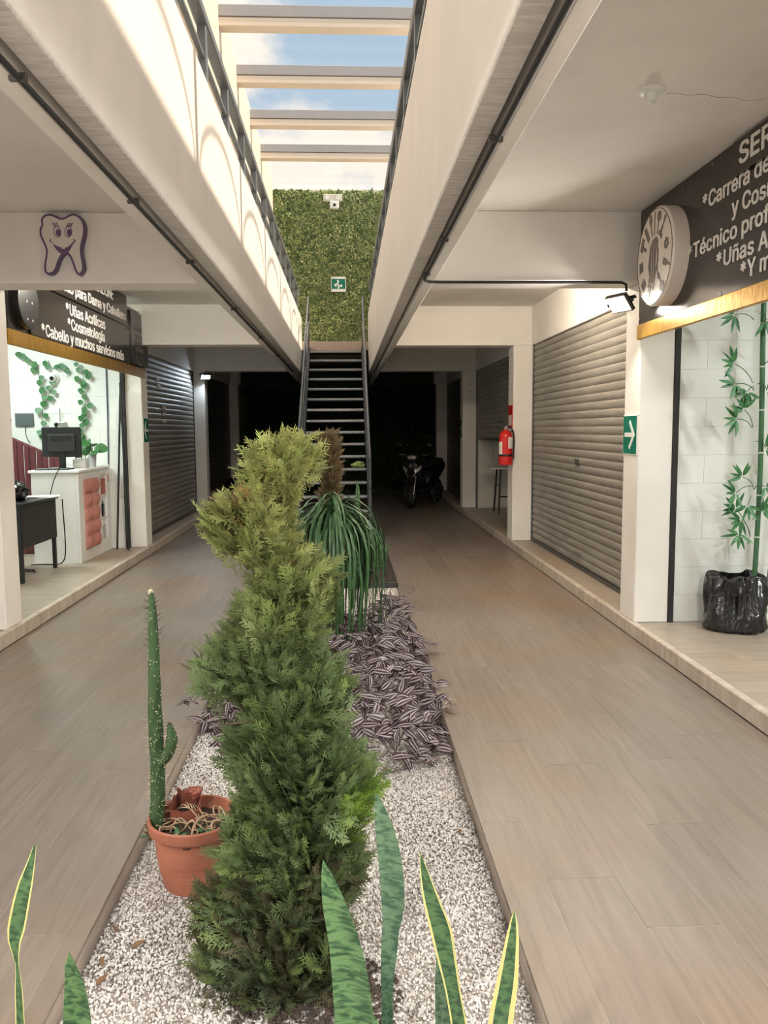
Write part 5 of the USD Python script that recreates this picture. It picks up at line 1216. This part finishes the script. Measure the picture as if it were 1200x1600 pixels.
for k in range(26):
    a = r.uniform(0, 2*PI); R0 = r.uniform(.02, .11); b0 = pc+[R0*math.cos(a), R0*math.sin(a), .205]
    pts = [b0]; a2 = r.uniform(0, 2*PI)
    for q in range(4):
        a2 += r.uniform(-1.2, 1.2); nx = pts[-1]+np.array([math.cos(a2), math.sin(a2), 0])*r.uniform(.025, .045); nx[2] = pc[2]+.205+r.uniform(.0, .03)
        o_ = nx[:2]-pc[:2]
        if np.linalg.norm(o_) > .128: nx[:2] = pc[:2]+o_/np.linalg.norm(o_)*.128
        pts.append(nx)
    obj('dry_root', tube(smooth_path(pts, 16), np.linspace(.0035, .0015, 16)*r.uniform(.7, 1.2), 6), 'root', pot, smooth=True)
for k in range(16):
    a = r.uniform(0, 2*PI); R0 = r.uniform(.03, .12); b0 = pc+[R0*math.cos(a), R0*math.sin(a), .212]
    v, f, uv = broad_leaf(b0, b0+[r.normal()*.02, r.normal()*.02, r.uniform(.0, .02)], .018, Z, 6, .3); obj('weed_leaf', (v, f), 'vine_leaf' if k % 3 else 'brown_leaf', pot, smooth=True)
# remains of a small square pot sunk into the soil
ip = thing('broken_pot', 'small broken red-brown square pot sunk in the soil beside the cactus', 'flower pot')
ic = pc+[-.035, .055, .20]
q4 = [(-.045, -.04), (.045, -.04), (.04, .045), (-.04, .045)]
for k, (hh) in enumerate((.058, .062, .098, .085)):
    a, b = np.array(q4[k]), np.array(q4[(k+1) % 4]); d = (b-a)/np.linalg.norm(b-a); nrm = np.array([d[1], -d[0]])
    jag = [(0, 0), (np.linalg.norm(b-a), 0)]+[(np.linalg.norm(b-a)*(1-t_), hh*(1+.10*math.sin(9*t_+k))) for t_ in np.linspace(0, 1, 6)]
    obj('side', frame(extrude(Polygon(jag), .004), ic+[a[0], a[1], -.01], (d[0], d[1], 0), (0, 0, 1)), 'terracotta_dark', ip)
obj('clod', rumple(trimesh.Trimesh(trimesh.creation.icosphere(3, 1).vertices*[.030, .024, .020]+ic+[.028, .01, .092], trimesh.creation.icosphere(3, 1).faces), .012, 60, 2), 'terracotta_dark', ip, smooth=True)
obj('old_soil', frame(rbox((-.038, -.034, 0), (.036, .04, .034), .006), ic, X, Y), 'soil', ip)
for k in range(6):
    a = k*1.1; pts = [ic+[-.03+.01*k, -.01+.008*k, .04], ic+[-.01+.012*k, -.03, .055+.01*math.sin(a)], ic+[.03+.006*k, -.045, .03+.02*math.cos(a)], ic+[.05+.008*k, -.05-.006*k, -.005+.02*math.sin(a)], ic+[.035, -.055-.01*k, .01]]
    obj('dry_root', tube(smooth_path(pts, 18), .0022, 6), 'root', ip, smooth=True)

ca = thing('cactus', 'tall thin spiny cactus column with one short side arm', 'cactus')
YC = pc[1]-.005
axis = [at(236, 926, 'y', YC), at(239, 980, 'y', YC), at(241, 1060, 'y', YC), at(243, 1130, 'y', YC), at(246, 1190, 'y', YC), at(246, 1250, 'y', YC), at(243, 1300, 'y', YC)]
axis = np.array(axis)[::-1]
def cact(path, rad, nn, ns, seed, ph=0):
    r = np.random.default_rng(seed); p = smooth_path(path, nn); L = np.linalg.norm(np.diff(p, axis=0), axis=1).sum()
    m = tube(p, np.interp(np.linspace(0, 1, nn), *rad), ns, True); v = np.array(m.vertices)
    idx = np.arange(nn*ns); kk, jj = idx//ns, idx % ns
    bump = .5+.5*np.cos(2*PI*(jj*5/ns+kk*.22))*np.cos(2*PI*kk*L/nn/.024)
    cc = p[kk]; v[:nn*ns] = cc+(v[:nn*ns]-cc)*(1+.16*(bump-.5))[:, None]
    return trimesh.Trimesh(v, m.faces, process=False), p
m, p = cact(axis, ([0, .08, .45, .9, 1], [.0225, .0255, .0245, .0155, .008]), 130, 24, 1); obj('stem', m, 'cactus', ca, smooth=True)
r = np.random.default_rng(3)
def spines(p, rad, n, lo, hi, l0, l1, rr, seed):
    r = np.random.default_rng(seed); out = []
    for k in range(n):
        u = r.uniform(lo, hi); c = p[int(u*(len(p)-1))]; a = r.uniform(0, 2*PI); d = np.array([math.cos(a), math.sin(a), r.uniform(-.3, .5)]); d /= np.linalg.norm(d)
        R = np.interp(u, *rad); b = c+d*R*.93; out.append(tube([b, b+d*r.uniform(l0, l1)], [rr, rr*.25], 4, False))
    return cat_(out)
RAD = ([0, .08, .45, .9, 1], [.0225, .0255, .0245, .0155, .008])
obj('spines', spines(p, RAD, 150, .02, .50, .012, .034, .0006, 5), 'spine', ca, kind='stuff', label='pale hair-thin spines')
obj('areoles', cat_([frame(trimesh.creation.icosphere(0, .0022), p[int(u*129)]+np.array([math.cos(a), math.sin(a), 0])*np.interp(u, *RAD), X, Y) for u, a in zip(r.uniform(.05, .96, 190), r.uniform(0, 2*PI, 190))]), 'spine', ca, kind='stuff', label='pale wool dots')
for k in range(26):
    u = .76+.235*(k/25)+r.uniform(-.005, .005); c = p[int(u*129)]; a = (0 if k % 2 else PI)+r.uniform(-.9, .9); R = np.interp(u, *RAD)
    d = np.array([math.cos(a), math.sin(a), .30+.25*r.uniform()]); d /= np.linalg.norm(d); b = c+d*R*.9; L = r.uniform(.014, .026)
    obj('spike_leaf', tube([b, b+d*L*.5-Z*.001, b+d*L+Z*.003], [.0016, .0017, .0003], 5), 'spike', ca)
obj('tip', frame(rumple(trimesh.creation.icosphere(2, .0085), .006, 200, 2), p[-1]+[0, 0, .002], X, Y), 'spine', ca)
arm = [at(246, 1200, 'y', YC), at(256, 1186, 'y', YC-.01), at(266, 1170, 'y', YC-.012), at(268, 1150, 'y', YC-.012), at(265, 1132, 'y', YC-.012)]
m, p2 = cact(np.array(arm), ([0, .3, .7, 1], [.015, .019, .020, .009]), 40, 20, 2); am = obj('side_arm', m, 'cactus', ca, smooth=True)
obj('spines', spines(p2, ([0, .3, .7, 1], [.015, .019, .020, .009]), 60, .1, 1, .012, .034, .0006, 9), 'spine', am, kind='stuff')
obj('bud', frame(rumple(trimesh.creation.icosphere(2, .008), .005, 150, 4), p2[-1], X, Y), 'spike', am)
for k in range(14):
    a = r.uniform(0, 2*PI); b = p[2]+[math.cos(a)*.028, math.sin(a)*.028, -.02]; v, f, uv = broad_leaf(b, b+[math.cos(a)*.035, math.sin(a)*.03, r.uniform(.0, .05)], .016, Z, 6, .3)
    obj('basal_leaf', (v, f), 'brown_leaf' if k % 2 else 'vine_leaf', ca, smooth=True)

# ---------------------------------------------------------------- artificial bamboo in its bagged pot
bb = thing('artificial_bamboo', 'artificial bamboo with green leaves in a black-bagged pot', 'artificial plant')
bc = np.array([2.69, 5.42, PZ])
n, mrows = 150, 60; a = np.arange(n)*2*PI/n
hh = np.r_[np.linspace(0, .37, mrows-5), np.array([.385, .38, .34, .29, .25])]
rad_ = np.r_[np.interp(np.linspace(0, 1, mrows-5), [0, .05, .3, .6, .85, 1], [.185, .215, .205, .195, .185, .18]), np.array([.172, .162, .155, .15, .14])]
V = np.stack([rad_[:, None]*np.cos(a), rad_[:, None]*np.sin(a)*.85, np.repeat(hh[:, None], n, 1)], -1)
flat = V.reshape(-1, 3); th_ = np.arctan2(flat[:, 1], flat[:, 0]); hz_ = np.clip(flat[:, 2]/.38, 0, 1)
cyl = np.stack([np.cos(th_)*2.2, np.sin(th_)*2.2, flat[:, 2]*5+.6*np.sin(th_*3)], 1)
fold = np.abs(meshkit.noise(np.stack([np.cos(th_)*5+9, np.sin(th_)*5+9, flat[:, 2]*5], 1), 5)-.5)
nz = (meshkit.noise(cyl, 3)-.5)*.065-fold*(.05+.06*hz_**3)-np.abs(meshkit.noise(np.stack([np.cos(th_)*6, np.sin(th_)*6, flat[:, 2]*22+np.cos(th_*2)], 1), 6)-.5)*.030*(1-hz_)+.012
dirs = flat*[1, 1, 0]; dirs /= np.linalg.norm(dirs, axis=1, keepdims=True)+1e-9; flat = flat+dirs*nz[:, None]; flat[:, 2] += (meshkit.noise(flat*[16, 16, 1], 8)-.5)*.05*np.clip(flat[:, 2]/.37, 0, 1)**3
flat[:, 2] = np.maximum(flat[:, 2], .001)
i, j = np.meshgrid(np.arange(mrows-1), np.arange(n), indexing='ij'); q = np.stack([i*n+j, i*n+(j+1) % n, (i+1)*n+(j+1) % n, (i+1)*n+j], -1).reshape(-1, 4)
obj('bag', (flat+bc, q), 'plastic_bag', bb, label='crumpled black plastic bag wrapped round the pot', smooth=True)
obj('soil', frame(trimesh.creation.cylinder(.145, .02, sections=32), bc+[0, 0, .27], X, Y), 'black_matt', bb)
bend = lambda z, xo: np.array([xo+.012*math.sin((z-.4)*2.2), bc[1]+.02, z])
for xo, z0, z1, nm in ((2.815, .36, 2.93, 7), (2.955, .36, 2.9, 8)):
    zz = np.linspace(z0, z1, 40)
    obj('stalk', tube([bend(z, xo)+(np.array([.03*(z-1.5), 0, 0]) if xo > 2.9 else 0) for z in zz], .017, 12), 'bamboo', bb, smooth=True)
    for k in range(nm):
        z = .74+k*.29 if xo < 2.9 else .6+k*.29
        c = bend(z, xo)+(np.array([.03*(z-1.5), 0, 0]) if xo > 2.9 else 0)
        obj('node_ring', frame(lathe([(.0165, -.006), (.0205, -.003), (.0205, .003), (.0165, .006)], 20), c, X, Y), 'bamboo_ring', bb, smooth=30)
r = np.random.default_rng(71)
def leaf_spray(c, a0, seed):
    rr = np.random.default_rng(seed)
    for k in range(6):
        a = a0+math.radians(-75+30*k+rr.uniform(-10, 10)); L = rr.uniform(.095, .135); d = np.array([math.cos(a), rr.uniform(-.5, .1), math.sin(a)]); d /= np.linalg.norm(d)
        v, f, uv = broad_leaf(c+d*.01, c+d*L, rr.uniform(.019, .026), (rr.uniform(-.3, .3), -1, .3), 6, .25); obj('leaf', (v, f), 'leaf_bamboo', bb, smooth=True)
sprays = [((1148, 492), (1178, 500), 200), ((1147, 568), (1176, 598), 150), ((1150, 600), (1178, 610), 215), ((1168, 612), (1178, 606), 250), ((1163, 640), (1176, 668), 120), ((1152, 655), (1174, 668), 190), ((1160, 745), (1178, 765), 130), ((1150, 770), (1176, 760), 200), ((1168, 790), (1174, 775), 260), ((1150, 795), (1172, 838), 140), ((1158, 812), (1172, 838), 210), ((1155, 835), (1170, 850), 240),
          ((1196, 700), (1180, 690), 20), ((1195, 760), (1178, 765), -30), ((1190, 800), (1176, 812), 30), ((1198, 610), (1184, 600), 10), ((1197, 500), (1186, 490), -40), ((1215, 560), (1190, 575), 20), ((1225, 680), (1200, 690), 10), ((1230, 800), (1205, 810), 0)]
for k, (c, b, a0) in enumerate(sprays):
    C_, B_ = at(c[0], c[1], 'y', bc[1]-.02-.03*(k % 3)), at(b[0], b[1], 'y', bc[1]+.02)
    obj('branch', tube(smooth_path([B_, (B_+C_)/2+[0, -.01, .02], C_], 10), .0028, 5), 'bamboo', bb, smooth=True)
    leaf_spray(C_, math.radians(a0), 100+k)

# ---------------------------------------------------------------- artificial hedge on the rear wall
def hedge(name, label, n, x0, x1, z0, z1, seed, tones):
    r = np.random.default_rng(seed); pi = UsdGeom.PointInstancer.Define(stage, numbered('/World', name)); root = str(pi.GetPath())
    UsdGeom.Scope.Define(stage, root+'/prototypes'); protos = []
    for k in range(4):
        sp = Soup(); rr = np.random.default_rng(k)
        for q in range(7):
            a = rr.uniform(0, 2*PI); b0 = np.array([rr.normal()*.02, rr.normal()*.02, 0]); v, f, uv = broad_leaf(b0, b0+[math.cos(a)*.04, math.sin(a)*.04, rr.uniform(.02, .06)], .026, Z, 5, .2); sp.add(v, f)
        usdkit.mesh(stage, f'{root}/prototypes/sprig_{k:03d}', sp.mesh(), mat(f'{name}_{seed}_{k}', tones[k], .5), True); protos.append(f'{root}/prototypes/sprig_{k:03d}')
    pi.CreatePrototypesRel().SetTargets([Sdf.Path(p) for p in protos])
    x, z = r.uniform(x0, x1, n), r.uniform(z0, z1, n); y = 18.80-.03*r.uniform(0, 1, n)
    pi.CreatePositionsAttr(Vt.Vec3fArray.FromNumpy(np.stack([x, y, z], 1).astype(np.float32)))
    pi.CreateScalesAttr(Vt.Vec3fArray.FromNumpy(np.repeat(r.uniform(.8, 1.5, n)[:, None], 3, 1).astype(np.float32)))
    th = r.uniform(0, 2*PI, n); q = []
    for k in range(n):
        rot_ = Gf.Rotation(Gf.Vec3d(0, 0, 1), math.degrees(th[k]))*Gf.Rotation(Gf.Vec3d(1, 0, 0), 90+r.uniform(-25, 25)); g = rot_.GetQuat(); im = g.GetImaginary(); q.append(Gf.Quath(float(g.GetReal()), float(im[0]), float(im[1]), float(im[2])))
    pi.CreateOrientationsAttr(Vt.QuathArray(q)); pi.CreateProtoIndicesAttr(Vt.IntArray.FromNumpy(r.integers(0, 4, n).astype(np.int32)))
    tag(pi.GetPrim(), label, 'hedge', kind='stuff')
hedge('artificial_hedge', 'green artificial hedge panel covering the rear wall above the stairs', 13000, -1.6, 1.4, 3.13, 6.74, 81, [(.26, .35, .15), (.42, .50, .20), (.15, .24, .10), (.60, .64, .34)])
hedge('artificial_hedge', 'artificial hedge on the rear wall at walkway level, shade painted into its leaf colours', 6000, -2.25, 2.0, .14, 2.42, 82, [(.020, .040, .014), (.03, .055, .018), (.014, .03, .01), (.04, .065, .024)])  # same hedge as above, with the shade put into the leaf tones
